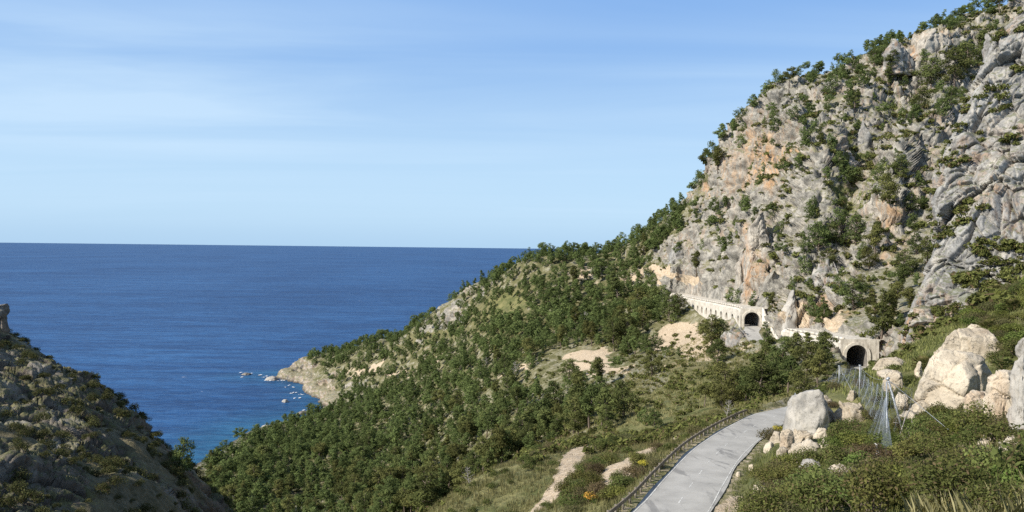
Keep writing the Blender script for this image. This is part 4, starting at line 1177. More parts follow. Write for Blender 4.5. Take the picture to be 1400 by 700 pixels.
# surf round the rocks
def surf():
    spots = [(335, 513, 9, 2), (355, 513, 8, 1.6), (371, 520, 9, 2.2), (363, 516, 6, 1.8), (392, 529, 5, 1.6), (402, 537, 5, 1.6), (408, 545, 6, 1.6), (384, 522, 6, 1.4), (418, 562, 6, 1.4), (401, 530, 4, 1.2), (413, 540, 4, 1.2), (330, 510, 5, 1)]
    mb = MB(); rg = np.random.default_rng(3); fall = []
    for (px, py, rx, ry) in spots:
        for q in range(4):
            ax, ay = px + rg.normal() * rx * 0.5, py + rg.normal() * ry * 0.45
            d = (CAM[2] - 0.25) / max(0.05, (ay - (331.2 + ax * 0.0114)) / F); c = unproj(ax, ay, d); c[2] = 0.22
            sx = rx * d / F * rg.uniform(.25, .6); sy = ry * 4.0 * rg.uniform(.4, 1.0)
            n = 20; a = np.linspace(0, 2 * math.pi, n, endpoint=False)
            V = np.vstack([np.c_[c[0] + sx * np.cos(a), c[1] + sy * np.sin(a), np.full(n, 0.1 + 0.006 * len(mb.v))], np.c_[c[0] + .45 * sx * np.cos(a), c[1] + .45 * sy * np.sin(a), np.full(n, 0.35 + 0.006 * len(mb.v))], [[c[0], c[1], 0.5 + 0.006 * len(mb.v)]]])
            fall += [0.0] * n + [0.7] * n + [1.0]
            mb.add(V, [(k, (k + 1) % n, n + (k + 1) % n, n + k) for k in range(n)] + [(n + k, n + (k + 1) % n, 2 * n) for k in range(n)])
    m, nt, b, out = newmat('sea_foam'); N = NT(nt); P = N.geo().outputs['Position']
    fn = N.noise(N.mapp(P, (0.35, 0.22, 1)), 1.0, 6, 0.7); fl = N.sep(N.attr('mask'))
    al = N.ramp(N.math('ADD', fn, N.math('MULTIPLY', fl[0], 0.42)), 0.72, 0.95)
    b.inputs['Base Color'].default_value = (0.78, 0.80, 0.82, 1); N.l(al, b.inputs['Alpha'])
    fc = np.array(fall)[:, None] * np.ones((1, 3))
    link('surf', make_mesh('surf', np.concatenate(mb.v), mb.f, m, True, fc), kind='stuff')
surf()
log('rocks')

# ------------------------------------------------------------------ road
def ribbon(mb, s0, s1, o0, o1, dz, thick=None):
    """strip along the road between arc positions, offsets o0..o1 to the right"""
    i0, i1 = s0, s1
    s = np.linspace(i0, i1, max(2, int(abs(i1 - i0) / 1.0) + 1)); idx = np.arange(len(RC))
    C = np.stack([np.interp(s, idx, RC[:, k]) for k in range(3)], 1); Nv = np.stack([np.interp(s, idx, RNv[:, k]) for k in range(3)], 1)
    A = C + Nv * o0 + np.array([0, 0, dz]); Bv = C + Nv * o1 + np.array([0, 0, dz]); n = len(s)
    mb.add(np.vstack([A, Bv]), [(i, n + i, n + i + 1, i + 1) for i in range(n - 1)])
HW = 2.88
nR = len(RC) - 1
mb = MB()
Vr = []; Fr = []; cr = 9
for i in range(len(RC)):
    for k in range(cr):
        o = -HW + 2 * HW * k / (cr - 1)
        wob = 0.12 * math.sin(i * 0.37 + k) * (k in (0, cr - 1))
        p = RC[i] + RNv[i] * (o + wob); Vr.append(p + np.array([0, 0, 0.05 - 0.02 * (o / HW) ** 2]))
for i in range(nR):
    for k in range(cr - 1): Fr.append((i * cr + k, i * cr + k + 1, (i + 1) * cr + k + 1, (i + 1) * cr + k))
road = link('road', make_mesh('road', np.array(Vr), np.array(Fr), M['asphalt'], True), kind='structure')
mb = MB(); s = 40.0
while s < 160:
    ribbon(mb, s, s + 1.9, -0.055, 0.055, 0.056); s += 5.4
mb.obj('centre_line', M['line'], road)
mb = MB(); ribbon(mb, 5, 160, HW - 0.36, HW - 0.26, 0.05)
mb.obj('edge_line', M['line'], road)
mb = MB(); ribbon(mb, 5, 160, -HW + 0.26, -HW + 0.36, 0.05)
mb.obj('edge_line', M['line'], road)

# guardrail on the outer side
gt = thing('guardrail', 'long weathered brown guardrail along the outer edge of the curving road', 'guardrail')
s_end = int(np.argmin(np.abs(RC[:, 1] - 112.5)))
rl = MB(); off = -(HW + 0.62)
pts = [RC[i] + RNv[i] * off + np.array([0, 0, 0.72]) for i in range(38, s_end)]
lowp = []
Vv = []; Ff = []
prof = [(-0.05, -0.17), (0.05, -0.13), (0.05, -0.05), (0.0, 0.0), (0.05, 0.05), (0.05, 0.13), (-0.05, 0.17), (-0.07, 0.0)]
npf = len(prof)
for j, i in enumerate(range(38, s_end)):
    base = RC[i] + RNv[i] * off + np.array([0, 0, 0.66])
    for a, b in prof: Vv.append(base + RNv[i] * a + np.array([0, 0, b]))
nseg = s_end - 38
for j in range(nseg - 1):
    for k in range(npf): Ff.append((j * npf + k, j * npf + (k + 1) % npf, (j + 1) * npf + (k + 1) % npf, (j + 1) * npf + k))
rl.add(Vv, Ff)
e0 = RC[s_end - 1] + RNv[s_end - 1] * off + np.array([0, 0, 0.66])
rl.tube([e0, e0 + RT[s_end - 1] * 2.2 - RNv[s_end - 1] * 0.5 + np.array([0, 0, -0.75])], [0.12, 0.1], 6)
rl.obj('rail', M['rail'], gt)
pm = MB(); pm.box((0, 0, 0.25), (0.13, 0.16, 1.1)); pm.box((0, 0, 0.815), (0.16, 0.19, 0.03)); pmesh = pm.mesh('post', M['post'])
for i in range(38, s_end, 2):
    q = RC[i] + RNv[i] * (off - 0.12)
    link('post', pmesh, gt, loc=q, rot=(0, 0, math.atan2(RT[i, 1], RT[i, 0])))
log('road')

# ------------------------------------------------------------------ galleries
def gallery(name, label, y0, y1, n_arch, W_in, H_in, wall, roof_extra, foot, portal_extra):
    """a covered road gallery: barrel vault inside, outer wall pierced by arches"""
    t = thing(name, label, 'road gallery')
    i0 = int(np.argmin(np.abs(RC[:, 1] - y0) + 100 * (RC[:, 0] < 70))); i1 = int(np.argmin(np.abs(RC[:, 1] - y1) + 100 * (RC[:, 0] < 70)))
    C, Nv, Tv = RC[i0:i1 + 1], RNv[i0:i1 + 1], RT[i0:i1 + 1]
    n = len(C); hw = W_in / 2; spring = H_in - hw
    def fr(i, o, z): return C[i] + Nv[i] * o + np.array([0, 0, z])
    # inner vault (thick shell seen from the mouth)
    vp = [(-hw, -0.2), (-hw, spring * 0.5)] + [(-hw * math.cos(a), spring + hw * math.sin(a)) for a in np.linspace(0, math.pi, 17)] + [(hw, spring * 0.5), (hw, -0.2)]
    # outer wall, leaving arch openings: built per bay
    L = n - 1; bay = L / n_arch
    ow = MB()      # outer (seaward, offset negative) wall
    ztop = H_in + roof_extra
    def interp(s):
        a = int(min(max(s, 0), n - 1.001)); f = s - a
        return C[a] * (1 - f) + C[a + 1] * f, Nv[a] * (1 - f) + Nv[a + 1] * f
    def P(s, o, z):
        c, nv = interp(s); return c + nv * o + np.array([0, 0, z])
    aw = bay * 0.36; az0, az1 = 0.9, 3.9
    for b in range(n_arch):
        sc = (b + 0.5) * bay; sl, sr = b * bay, (b + 1) * bay
        if b == 0: sl = 0.0
        arch = [(sc - aw / 2, az0)] + [(sc - aw / 2 * math.cos(a), az1 - aw / 2 + aw / 2 * math.sin(a)) for a in np.linspace(0, math.pi, 9)] + [(sc + aw / 2, az0)]
        for (o, flip) in ((-hw - wall, 1), (-hw - 0.004, -1)):
            pts = [(sl, -foot), (sl, ztop - 0.0)]
            # left pier, right pier, sill below, spandrel strips above the arch
            def quad(q):
                V = [P(s, o, z) for s, z in q]; ow.add(V, [tuple(range(len(q)))[::flip]])
            quad([(sl, -foot), (sc - aw / 2, -foot), (sc - aw / 2, az0), (sl, az0)])
            quad([(sc - aw / 2, -foot), (sc + aw / 2, -foot), (sc + aw / 2, az0), (sc - aw / 2, az0)])
            quad([(sc + aw / 2, -foot), (sr, -foot), (sr, az0), (sc + aw / 2, az0)])
            zs = arch[1][1]
            quad([(sl, az0), (sc - aw / 2, az0), (sc - aw / 2, zs), (sl, zs)]); quad([(sc + aw / 2, az0), (sr, az0), (sr, zs), (sc + aw / 2, zs)])
            for k in range(1, len(arch) - 2):
                a1, a2 = arch[k], arch[k + 1]; quad([a1, a2, (a2[0], ztop - 0.6), (a1[0], ztop - 0.6)])
            quad([(sl, zs), (arch[1][0], zs), (arch[1][0], ztop - 0.6), (sl, ztop - 0.6)]); quad([(arch[-2][0], zs), (sr, zs), (sr, ztop - 0.6), (arch[-2][0], ztop - 0.6)])
        # reveals
        ring = arch + [arch[0]]
        for k in range(len(ring) - 1):
            (s1, z1), (s2, z2) = ring[k], ring[k + 1]
            ow.add([P(s1, -hw - wall, z1), P(s2, -hw - wall, z2), P(s2, -hw, z2), P(s1, -hw, z1)], [(0, 1, 2, 3)])
    ow.obj('wall', M['concrete'], t)
    # vault skin: inner side without the outer side wall
    vt = MB(); k0 = 2; V = []
    prof = vp[5:] 
    for i in range(n):
        for (o, z) in prof: V.append(fr(i, o, z))
    m = len(prof)
    vt.add(V, [(i * m + k, (i + 1) * m + k, (i + 1) * m + k + 1, i * m + k + 1) for i in range(n - 1) for k in range(m - 1)])
    vt.obj('vault', M['dark'], t, smooth=True)
    # roof: sloping skirt outside and slab with an uneven parapet
    rf = MB(); oi, oo = hw + wall + 3.0, -hw - wall
    for i in range(n - 1):
        j = i + 1
        A = [fr(i, oo - 0.05, ztop - 0.6), fr(j, oo - 0.05, ztop - 0.6), fr(j, oo + 0.9, ztop + 0.25), fr(i, oo + 0.9, ztop + 0.25)]
        rf.add(A, [(0, 1, 2, 3)])
        rf.add([fr(i, oo + 0.9, ztop + 0.25), fr(j, oo + 0.9, ztop + 0.25), fr(j, oi, ztop + 0.5), fr(i, oi, ztop + 0.5)], [(0, 1, 2, 3)])
        rf.add([fr(i, oo - 0.05, ztop - 0.6), fr(i, oo + 0.6, ztop - 0.6), fr(j, oo + 0.6, ztop - 0.6), fr(j, oo - 0.05, ztop - 0.6)], [(0, 1, 2, 3)])
    rf.obj('roof', M['concrete'], t)
    pr_ = MB(); rg = np.random.default_rng(int(y0))
    i = 0
    while i < n - 4:
        ln = 4; hgt = 0.55 + 0.25 * rg.random()
        c = (fr(i, oo + 0.75, ztop + 0.2) + fr(i + ln, oo + 0.75, ztop + 0.2)) / 2
        d = fr(i + ln, 0, 0) - fr(i, 0, 0); l = np.linalg.norm(d); d /= l
        pr_.box(c + np.array([0, 0, hgt / 2]), (l - 0.12, 0.35, hgt), (d, Nv[i], np.array([0, 0, 1.0]))); i += ln
    pr_.obj('parapet', M['concrete'], t)
    # portal face: wall with arched mouth and a raised ring
    po = MB(); f = lambda o, z, back=0.0: fr(0, o, z) - Tv[0] * (0.06 - back)
    a_in = [(-hw, -foot * 0.3)] + [(-hw * math.cos(a), spring + hw * math.sin(a)) for a in np.linspace(0, math.pi, 21)] + [(hw, -foot * 0.3)]
    rw = 0.75
    a_out = [(-hw - rw, -foot * 0.3)] + [(-(hw + rw) * math.cos(a), spring + (hw + rw) * math.sin(a)) for a in np.linspace(0, math.pi, 21)] + [(hw + rw, -foot * 0.3)]
    nn = len(a_in)
    for k in range(nn - 1):     # ring: front, soffit, outer edge
        po.add([f(*a_in[k], -.35), f(*a_in[k + 1], -.35), f(*a_out[k + 1], -.35), f(*a_out[k], -.35)], [(0, 1, 2, 3)])
        po.add([f(*a_in[k], -.35), f(*a_in[k + 1], -.35), f(*a_in[k + 1], 1.2), f(*a_in[k], 1.2)], [(0, 3, 2, 1)])
        po.add([f(*a_out[k], -.35), f(*a_out[k + 1], -.35), f(*a_out[k + 1], .3), f(*a_out[k], .3)], [(0, 1, 2, 3)])
    po.obj('portal_arch', M['concrete'], t)
    pw = MB(); xl, xr, zt = -hw - wall - 0.1, hw + portal_extra, ztop + 0.1
    for k in range(1, nn - 2):
        o1, z1 = a_out[k]; o2, z2 = a_out[k + 1]
        pw.add([f(o1, z1), f(o2, z2), f(o2, max(zt, z2 + .02)), f(o1, max(zt, z1 + .02))], [(0, 1, 2, 3)])
    pw.add([f(xl, -foot), f(-hw - rw, -foot), f(-hw - rw, zt), f(xl, zt)], [(0, 1, 2, 3)])
    pw.add([f(hw + rw, -1), f(xr, -1), f(xr, zt), f(hw + rw, zt)], [(0, 1, 2, 3)])
    pw.add([f(xl, zt), f(xr, zt), f(xr, zt, 1.2), f(xl, zt, 1.2)], [(0, 1, 2, 3)])
    pw.add([f(xl - .3, zt), f(xr + .3, zt), f(xr + .3, zt + .4), f(xl - .3, zt + .4)], [(0, 1, 2, 3)])
    pw.add([f(xl - .3, zt + .4), f(xr + .3, zt + .4), f(xr + .3, zt + .4, 1.0), f(xl - .3, zt + .4, 1.0)], [(0, 1, 2, 3)])
    pw.obj('portal_face', M['concrete'], t)
    return t, fr, Tv, hw, ztop
g1, fr1, T1, hw1, zt1 = gallery('road_gallery', 'lower concrete road gallery half hidden by pines, with the larger dark arched portal', 213, 256, 6, 5.6, 6.1, 1.4, 1.0, 7.0, 3.0)
g2, fr2, T2, hw2, zt2 = gallery('road_gallery', 'long pale concrete road gallery with a row of small arches above the sea slope', 301, 470, 17, 5.7, 5.6, 1.4, 0.9, 8.5, 1.5)
# sloping white retaining wall beside the upper portal
rw = MB()
ra = RC[int(np.argmin(np.abs(RC[:, 1] - 301) + 100 * (RC[:, 0] < 70)))]
A = np.array([ra[0] + 3.9, 300.6, ra[2] - 0.4]); Bp = np.array([ra[0] + 0.6, 272.0, ra[2] - 2.6])
d = (Bp - A); d[2] = 0; L = np.linalg.norm(d); d /= L; nv = np.array([-d[1], d[0], 0])
nst = 12; V = []
for k in range(nst + 1):
    q = k / nst; p = A * (1 - q) + Bp * q; h = 6.6 * (1 - q) ** 1.6 + 1.3
    for o, z in ((-0.35, -1.5), (-0.35, h), (0.35, h), (0.35, -1.5)): V.append(p + nv * o + np.array([0, 0, z]))
Fw = [(k * 4 + j, k * 4 + (j + 1) % 4, k * 4 + 4 + (j + 1) % 4, k * 4 + 4 + j) for k in range(nst) for j in range(4)] + [(0, 1, 2, 3), (nst * 4 + 3, nst * 4 + 2, nst * 4 + 1, nst * 4)]
rw.add(V, Fw)
tag(rw.obj('retaining_wall', M['concrete']), 'white retaining wall curving down from the upper tunnel portal', 'wall')
log('galleries')

# ------------------------------------------------------------------ net fence, posts and cables
def at(px, py):
    p, nm = hit_px(px, py); return p
def pxm(d): return d / F
nf = thing('rockfall_net', 'grey wire rockfall net sagging between thin steel posts on the rocky bank', 'safety net')
tops = {}
net_posts = [(1147, 528, 27), (1175, 543, 43)]
for k, (px, py, hp) in enumerate(net_posts):
    p = at(px, py); h = hp * p[1] / F
    m = MB(); m.tube([(0, 0, -0.4), (0, 0, h)], 0.055, 8); m.box((0, 0, h + 0.05), (0.22, 0.22, 0.1))
    m.obj('post', M['steel'], nf, loc=p, smooth=False); tops[k] = (p, p + np.array([0, 0, h]))
lp_b = at(1237, 591); dl = lp_b[1]
lean_top = unproj(1214, 519, dl + 0.6)
m = MB(); m.tube([lp_b - np.array([0, 0, 0.4]), lean_top], [0.085, 0.08], 8); m.tube([lean_top - np.array([0.1, 0, 0.02]), lean_top + np.array([0.1, 0, 0.16])], 0.12, 6)
tag(m.obj('steel_pole', M['steel']), 'thick steel pole leaning over the wire net', 'pole')
vb = at(1213, 606); vt_ = unproj(1212, 522, vb[1] + 2)
m = MB(); m.tube([vb - np.array([0, 0, 0.4]), vt_], 0.05, 7)
tag(m.obj('steel_pole', M['steel']), 'thin upright steel pole inside the hanging net', 'pole')
sb = at(1198, 632); st = sb + np.array([0, 0, 24 * sb[1] / F])
ft = thing('anchor_post', 'short white post with a diagonal brace in the scrub below the net', 'post', sb)
m = MB(); m.tube([(0, 0, -0.3), st - sb], 0.075, 8); m.box(st - sb + np.array([0, 0, 0.05]), (0.2, 0.2, 0.08)); m.obj('post', M['post_white'], ft)
m = MB(); bq = unproj(1209, 632, sb[1] - 0.3) - sb; m.tube([(0.05, 0, (st - sb)[2] * 0.7), bq], 0.04, 6); m.obj('brace', M['post_white'], ft)
ROCKXY += [(sb[0], sb[1], 0.7), (lp_b[0], lp_b[1], 0.6), (tops[1][0][0], tops[1][0][1], 0.5)]
wires = MB(); cables = MB()
def cat(a, b, sag, n=10): return [a * (1 - q) + b * q - np.array([0, 0, sag * 4 * q * (1 - q)]) for q in np.linspace(0, 1, n + 1)]
def panel(ta, tb, ba, bb, nu, nv, sag, wr=0.007):
    """net panel between two top points and two bottom points"""
    G = np.zeros((nu + 1, nv + 1, 3))
    top = cat(ta, tb, sag, nu); bot = cat(ba, bb, sag * 0.3, nu)
    for i in range(nu + 1):
        for j in range(nv + 1):
            q = j / nv; G[i, j] = top[i] * (1 - q) + bot[i] * q + np.array([0.12 * math.sin(i * 0.9 + j * .5), -0.35 * math.sin(math.pi * q) + 0.1 * math.sin(i * 1.7), 0.05 * math.sin(i * 2 + j)])
    for i in range(0, nu + 1): wires.tube(list(G[i]), wr, 3, cap=False)
    for j in range(nv + 1): wires.tube(list(G[:, j]), wr, 3, cap=False)
p0, t0 = tops[0]; p1, t1 = tops[1]
far_b = at(1122, 533); far_t = far_b + np.array([0, 0, 1.0])
panel(far_t, t0, far_b, p0, 34, 18, 0.3); panel(t0, t1, p0, p1 + np.array([0, 0, 0.3]), 30, 20, 0.35)
pm_ = at(1205, 580); panel(t1, vt_, p1, vb + np.array([0, 0, .6]), 42, 22, 0.8)
end_t = unproj(1247, 532, 70); end_b = at(1246, 566); panel(vt_, end_t, unproj(1222, 590, vb[1] + 3), end_b, 24, 18, 0.4)
apex = unproj(1211, 543, vb[1] - 1.0)
ba = at(1180, 604); bb = at(1222, 626)
for i, q in enumerate(np.linspace(0, 1, 34)):
    e = ba * (1 - q) + bb * q; wires.tube(cat(apex, e, 0.15 * math.sin(i), 6), 0.008, 3, cap=False)
for j in (0.2, 0.35, 0.5, 0.62, 0.74, 0.86, 1.0):
    wires.tube([apex * (1 - j) + (ba * (1 - q) + bb * q) * j for q in np.linspace(0, 1, 8)], 0.007, 3, cap=False)
wires.obj('net', M['wire'], nf)
cables.tube(cat(t0, t1, 0.35), 0.012, 4); cables.tube(cat(t1, lean_top, 0.5), 0.012, 4); cables.tube(cat(far_t, t0, 0.3), 0.012, 4)
cables.tube([t0, at(1168, 540)], 0.02, 4); cables.tube([lean_top, unproj(1248, 553, 68)], 0.012, 4); cables.tube([vt_, end_t], 0.02, 4)
cables.obj('cable', M['steel'], nf)
a = unproj(1232, 533, lean_top[1] - 1); e = at(1312, 600)
m = MB(); m.tube([lean_top, e], 0.016, 5); tag(m.obj('guy_cable', M['steel']), 'pale guy cable slanting from the leaning pole into the scrub', 'cable')
PP = [(1087, 549, 12, 'thin post with a wire at the road bend behind the smooth grey boulder'), (1124, 533, 10, 'short thin post at the far end of the wire net'), (1152, 521, 11, 'short thin post standing inside the far part of the net'), (1069, 527, 14, 'thin pole among the pines beyond the road bend')]
for px, py, hp, lb in PP:
    p = at(px, py)
    if p is None: continue
    h = hp * p[1] / F; m = MB(); m.tube([(0, 0, -0.3), (0, 0, h)], 0.06, 6); m.tube([(0, 0, h * 0.9), (0.5, -0.2, h * 0.5)], 0.02, 4)
    tag(m.obj('thin_post', M['steel'], loc=p), lb, 'post')
# broken branches by the pole foot
m = MB(); q = at(1242, 596)
for (a, b, r) in (((-.6, 0, .1), (-.2, .1, 1.3), .05), ((-.2, .1, 1.3), (.1, 0, 2.0), .03), ((0, -.2, .1), (.5, .2, .5), .06), ((-.5, 0, .9), (-1.2, -.2, 1.0), .03), ((.5, .2, .5), (.3, .2, 1.1), .03)):
    m.tube([q + np.array(a), q + np.array(b)], [r, r * .6], 5)
tag(m.obj('broken_branch', M['dead_wood']), 'broken grey branches tangled at the foot of the leaning pole', 'dead branch')
# small white hut in the wood
p = at(708, 541)
hb = thing('hut', 'tiny white cube hut among the pines below the bare earth', 'hut', p, 0.3)
s = p[1] / F
m = MB(); m.box((0, 0, 3.2 * s), (7 * s, 6 * s, 7.6 * s)); m.obj('wall', M['white'], hb)
m = MB(); m.box((0, 0, 7.25 * s), (7.8 * s, 6.8 * s, 0.5 * s)); m.obj('roof', M['concrete'], hb)
# fallen trunk on the mountain
a, b = at(1137, 357), at(1150, 388)
if a is not None and b is not None:
    m = MB(); m.tube([a + np.array([0, 0, 1.2]), (a + b) / 2 + np.array([0, 0, 1.2]), b + np.array([0, 0, .2])], [0.12, 0.18, 0.24], 6); m.tube([(a + b) / 2 + np.array([0, 0, 1.2]), (a + b) / 2 + np.array([-1.2, 0, 2.6])], [.1, .03], 5)
    tag(m.obj('fallen_trunk', M['dead_wood']), 'bare grey trunk fallen across the rocks above the lower gallery', 'dead tree')
DT = [(1092, 590, 20, 'x'), (705, 520, 26, 'bare grey tree beside the small bare clearing in the wood'), (664, 510, 22, 'bare grey tree at the lower fringe of the wood, near reddish earth'), (745, 560, 24, 'grey dead tree over the dark hollow'), (590, 655, 24, 'pale dead tree deep in the valley wood'), (640, 668, 30, 'pale dead tree by the end of the grassy spur'), (965, 400, 26, 'grey dead tree on the bank above the gallery roof'), (995, 574, 28, 'grey leafless bush tree just above the guardrail'), (318, 695, 26, 'pale dead tree by the foot of the shaded hill'), (800, 452, 26, 'grey bare tree in the middle of the wooded slope'), (845, 412, 22, 'grey bare tree beneath the ridge wood')]
for k, (px, py, hp, lb) in enumerate(DT[1:]):
    p = at(px, py)
    if p is None: continue
    s = hp * p[1] / F / 6.5; pr = DEAD[k % 2]; t = thing('dead_tree', lb, 'dead tree', p, k * 1.3, (s * 1.2, s * 1.2, s)); link('trunk', pr['trunk'], t); link('branches', pr['crown'], t)
# pines on the shaded hill's edge
for px, py, hp, k, lb in ((250, 650, 56, 'bushy', 'sunlit yellow-green pine on the edge of the shaded hill above the cove'), (284, 640, 14, 'umbrella', 'tiny dark pine beside the hill edge against the water')):
    p = at(px, py)
    if p is None:
        for dy in range(2, 60, 3):
            p = at(px, py + dy)
            if p is not None: break
    if p is None: continue
    pr = PINES[PK[k][0]]; s = hp * p[1] / F / 8.0
    t = thing('pine_tree', lb, 'pine tree', p - np.array([0, 0, .2]), 0.6, (s, s, s)); link('trunk', pr['trunk'], t); link('crown', pr['crown'], t)
log('fence etc')

# ------------------------------------------------------------------ shrubs
shr = []      # (loc, size, proto index, where)
def scatter(poly, step, prob, smin, smax, kinds, where, x0, x1, y0, y1, only=None, minroad=4.4):
    gx, gy = np.meshgrid(np.arange(x0, x1, step), np.arange(y0, y1, step)); gx = gx.ravel() + rng.uniform(-.45, .45, gx.size) * step; gy = gy.ravel() + rng.uniform(-.45, .45, gy.size) * step
    z = np.maximum(ground_h(gx, gy), hill_h(gx, gy) if only == 'hill' else -99); P = np.c_[gx, gy, z]; px, py, w = proj(P)
    k = inpoly(px, py, poly) & (rng.random(len(gx)) < prob * (1 - ell(px, py, [(1095, 606, 50, 30, .85), (1165, 568, 30, 22, .8), (1250, 605, 30, 14, .9)])))
    dd, _ = road_near(gx, gy); k &= dd > minroad
    for t in TRK: k &= np.sqrt(((gx[:, None] - t[None, ::2, 0]) ** 2 + (gy[:, None] - t[None, ::2, 1]) ** 2).min(1)) > 2.0
    RX = np.array(ROCKXY); dn = np.hypot(RX[:, 0], RX[:, 1])
    for i in np.where(k)[0]:
        ux, uy = gx[i] / np.hypot(gx[i], gy[i]), gy[i] / np.hypot(gx[i], gy[i])
        vx, vy = RX[:, 0] - gx[i], RX[:, 1] - gy[i]
        al = vx * ux + vy * uy; ac = np.abs(vx * uy - vy * ux)
        if ((np.hypot(vx, vy) < RX[:, 2] + 0.5) | ((al > 0) & (al < RX[:, 2] + 3.2) & (ac < RX[:, 2] * 0.85))).any() and rng.random() < 0.93: continue
        loc, nor, nm = drop(gx[i], gy[i])
        if loc is None or nm == 'sea' or (only and nm != only): continue
        shr.append((loc, rng.uniform(smin, smax), int(rng.choice(kinds)), where))
scatter([(1030, 720), (1050, 640), (1090, 610), (1130, 592), (1240, 600), (1290, 570), (1350, 590), (1420, 600), (1420, 560), (1800, 560), (1800, 800), (1420, 720)], 1.5, 0.62, 0.45, 1.5, [0, 0, 1, 1, 2, 4, 3, 3], 'in the dense scrub filling the foreground bank', 8, 62, 20, 72)
scatter([(1140, 600), (1160, 560), (1200, 545), (1240, 540), (1300, 560), (1350, 560), (1340, 600), (1240, 605)], 1.7, 0.7, 0.7, 1.2, [0, 1, 2, 3, 4], 'on the bank by the net and huge boulder', 25, 50, 55, 90)
scatter([(1090, 560), (1140, 525), (1200, 500), (1250, 480), (1250, 530), (1160, 600), (1090, 610)], 2.1, 0.55, 0.6, 1.1, [0, 2, 3, 3, 4], 'on the slope behind the grey boulder', 30, 65, 62, 125)
scatter([(1330, 400), (1420, 360), (1750, 250), (1750, 560), (1420, 560), (1420, 470), (1345, 520), (1325, 470)], 2.0, 0.85, 0.9, 1.7, [0, 3, 3, 4], 'on the green shoulder under the crag', 48, 110, 55, 125)
scatter([(870, 690), (960, 600), (1060, 560), (1000, 560), (880, 600), (830, 610), (800, 640), (830, 690)], 1.9, 0.62, 0.6, 1.25, [0, 2, 2, 4, 3], 'on the slope outside the guardrail', 4, 40, 58, 135)
scatter([(790, 640), (850, 640), (870, 700), (780, 720), (770, 680)], 1.6, 0.75, 0.8, 1.4, [0, 1, 2, 4], 'between the two dirt tracks', 4, 20, 70, 112)
scatter([(560, 720), (660, 660), (770, 612), (775, 650), (740, 720)], 2.2, 0.35, 0.5, 1.1, [2, 4, 0], 'on the grassy spur beside the dirt track', -20, 16, 75, 135)
scatter([(700, 600), (860, 580), (880, 605), (720, 640)], 2.0, 0.6, 0.8, 1.5, [0, 4, 1], 'along the crest behind the dirt tracks', 0, 26, 105, 150)
for px, py, s, k, wh in ((1015, 590, 1.2, 0, ''), (1048, 600, 1.5, 4, ''), (1060, 578, 1.2, 3, ''), (1035, 590, 1.0, 1, '')):
    p = at(px + 10, py + 5)
    if p is not None and road_near(p[None, 0], p[None, 1])[0][0] > 5.2: shr.append((p, s, k, 'at the inner corner of the road bend'))
scored = []
for i, (loc, s, k, wh) in enumerate(shr):
    v = visible(loc + np.array([0, 0, s * 0.8]), 1.0); q = proj(loc[None]); on = (-20 < q[0][0] < 1420) and (q[1][0] < 760)
    scored.append(((s / q[2][0]) if (v and on) else 0, i))
scored.sort(reverse=True)
STOP = [i for sc, i in scored[:285] if sc > 0]; SREST = [i for sc, i in scored[285:]] 
SW = {0: 'dark leathery', 1: 'tall dark', 2: 'brownish twiggy', 3: 'fresh yellow-green', 4: 'olive dense'}
bk = {}
for i in STOP: bk.setdefault((shr[i][3], shr[i][2]), []).append((proj(shr[i][0][None])[0][0], i))
for (wh, k), L in bk.items():
    L.sort(); n = len(L); big = max(L, key=lambda q: shr[q[1]][1])[1]
    for idx, (x, i) in enumerate(L):
        loc, s, kk, _ = shr[i]; rg = np.random.default_rng(9000 + i)
        nm = SW[k]
        lab = ('only %s shrub %s' if n == 1 else 'largest %s shrub %s' if i == big else 'leftmost %s shrub %s' if idx == 0 else 'rightmost %s shrub %s' if idx == n - 1 else 'one of the %s shrubs %s') % (nm, wh)
        t = thing('shrub', lab, 'shrub', loc - np.array([0, 0, 0.08]), rg.random() * 6.28, (s * rg.uniform(.9, 1.3), s * rg.uniform(.9, 1.2), s * rg.uniform(.75, 1.1)), '%s shrubs %s' % (nm, wh))
        link('stem', SHR[k]['stem'], t); link('foliage', SHR[k]['foliage'], t)
log('near shrubs', len(shr), len(STOP))
# fan palms
for k, (px, py, s, lb) in enumerate(((1264, 506, 1.6, 'sunlit bushy fan palm in front of the big rounded boulder'), (1278, 500, 1.3, 'smaller fan palm beside the sunlit bushy one'), (1352, 452, 1.4, 'fan palm at the foot of the green shoulder'), (1362, 400, 1.6, 'fan palm high on the green shoulder under the crag'), (1372, 505, 1.3, 'dark fan palm wedged between boulder and grey pillar'), (1330, 612, 1.0, 'bright small fan palm beside the broken cream boulder'), (1385, 425, 1.5, 'fan palm in the middle of the green shoulder'))):
    p = at(px, py)
    if p is None: continue
    t = thing('fan_palm', lb, 'palm', p, k * 1.1, s); link('stem', PALM['stem'], t); link('fronds', PALM['foliage'], t)
# far scrub: many small shrubs on the mountain, slopes and the shaded hill, one mass each
near_rest = [(shr[i][0], np.array([1.1, 1.1, 1.0]) * shr[i][1], rng.random() * 6.28, shr[i][2]) for i in SREST if np.hypot(*shr[i][0][:2]) < 110]
nr_o = mass(near_rest, 'scrub', M['shrub'], SHR, thin=3, grow=1.6)
nr_o['label'] = 'dark scrub filling the gaps of the foreground bank'
far = [(shr[i][0], np.array([1.1, 1.1, 1.0]) * shr[i][1], rng.random() * 6.28, int(rng.integers(3))) for i in SREST if np.hypot(*shr[i][0][:2]) >= 110]
gx, gy = np.meshgrid(np.arange(-300, 330, 2.1), np.arange(110, 560, 2.1)); gx = gx.ravel() + rng.uniform(-1.0, 1.0, gx.size); gy = gy.ravel() + rng.uniform(-1.0, 1.0, gy.size)
gz = ground_h(gx, gy); P = np.c_[gx, gy, gz]; px, py, w = proj(P)
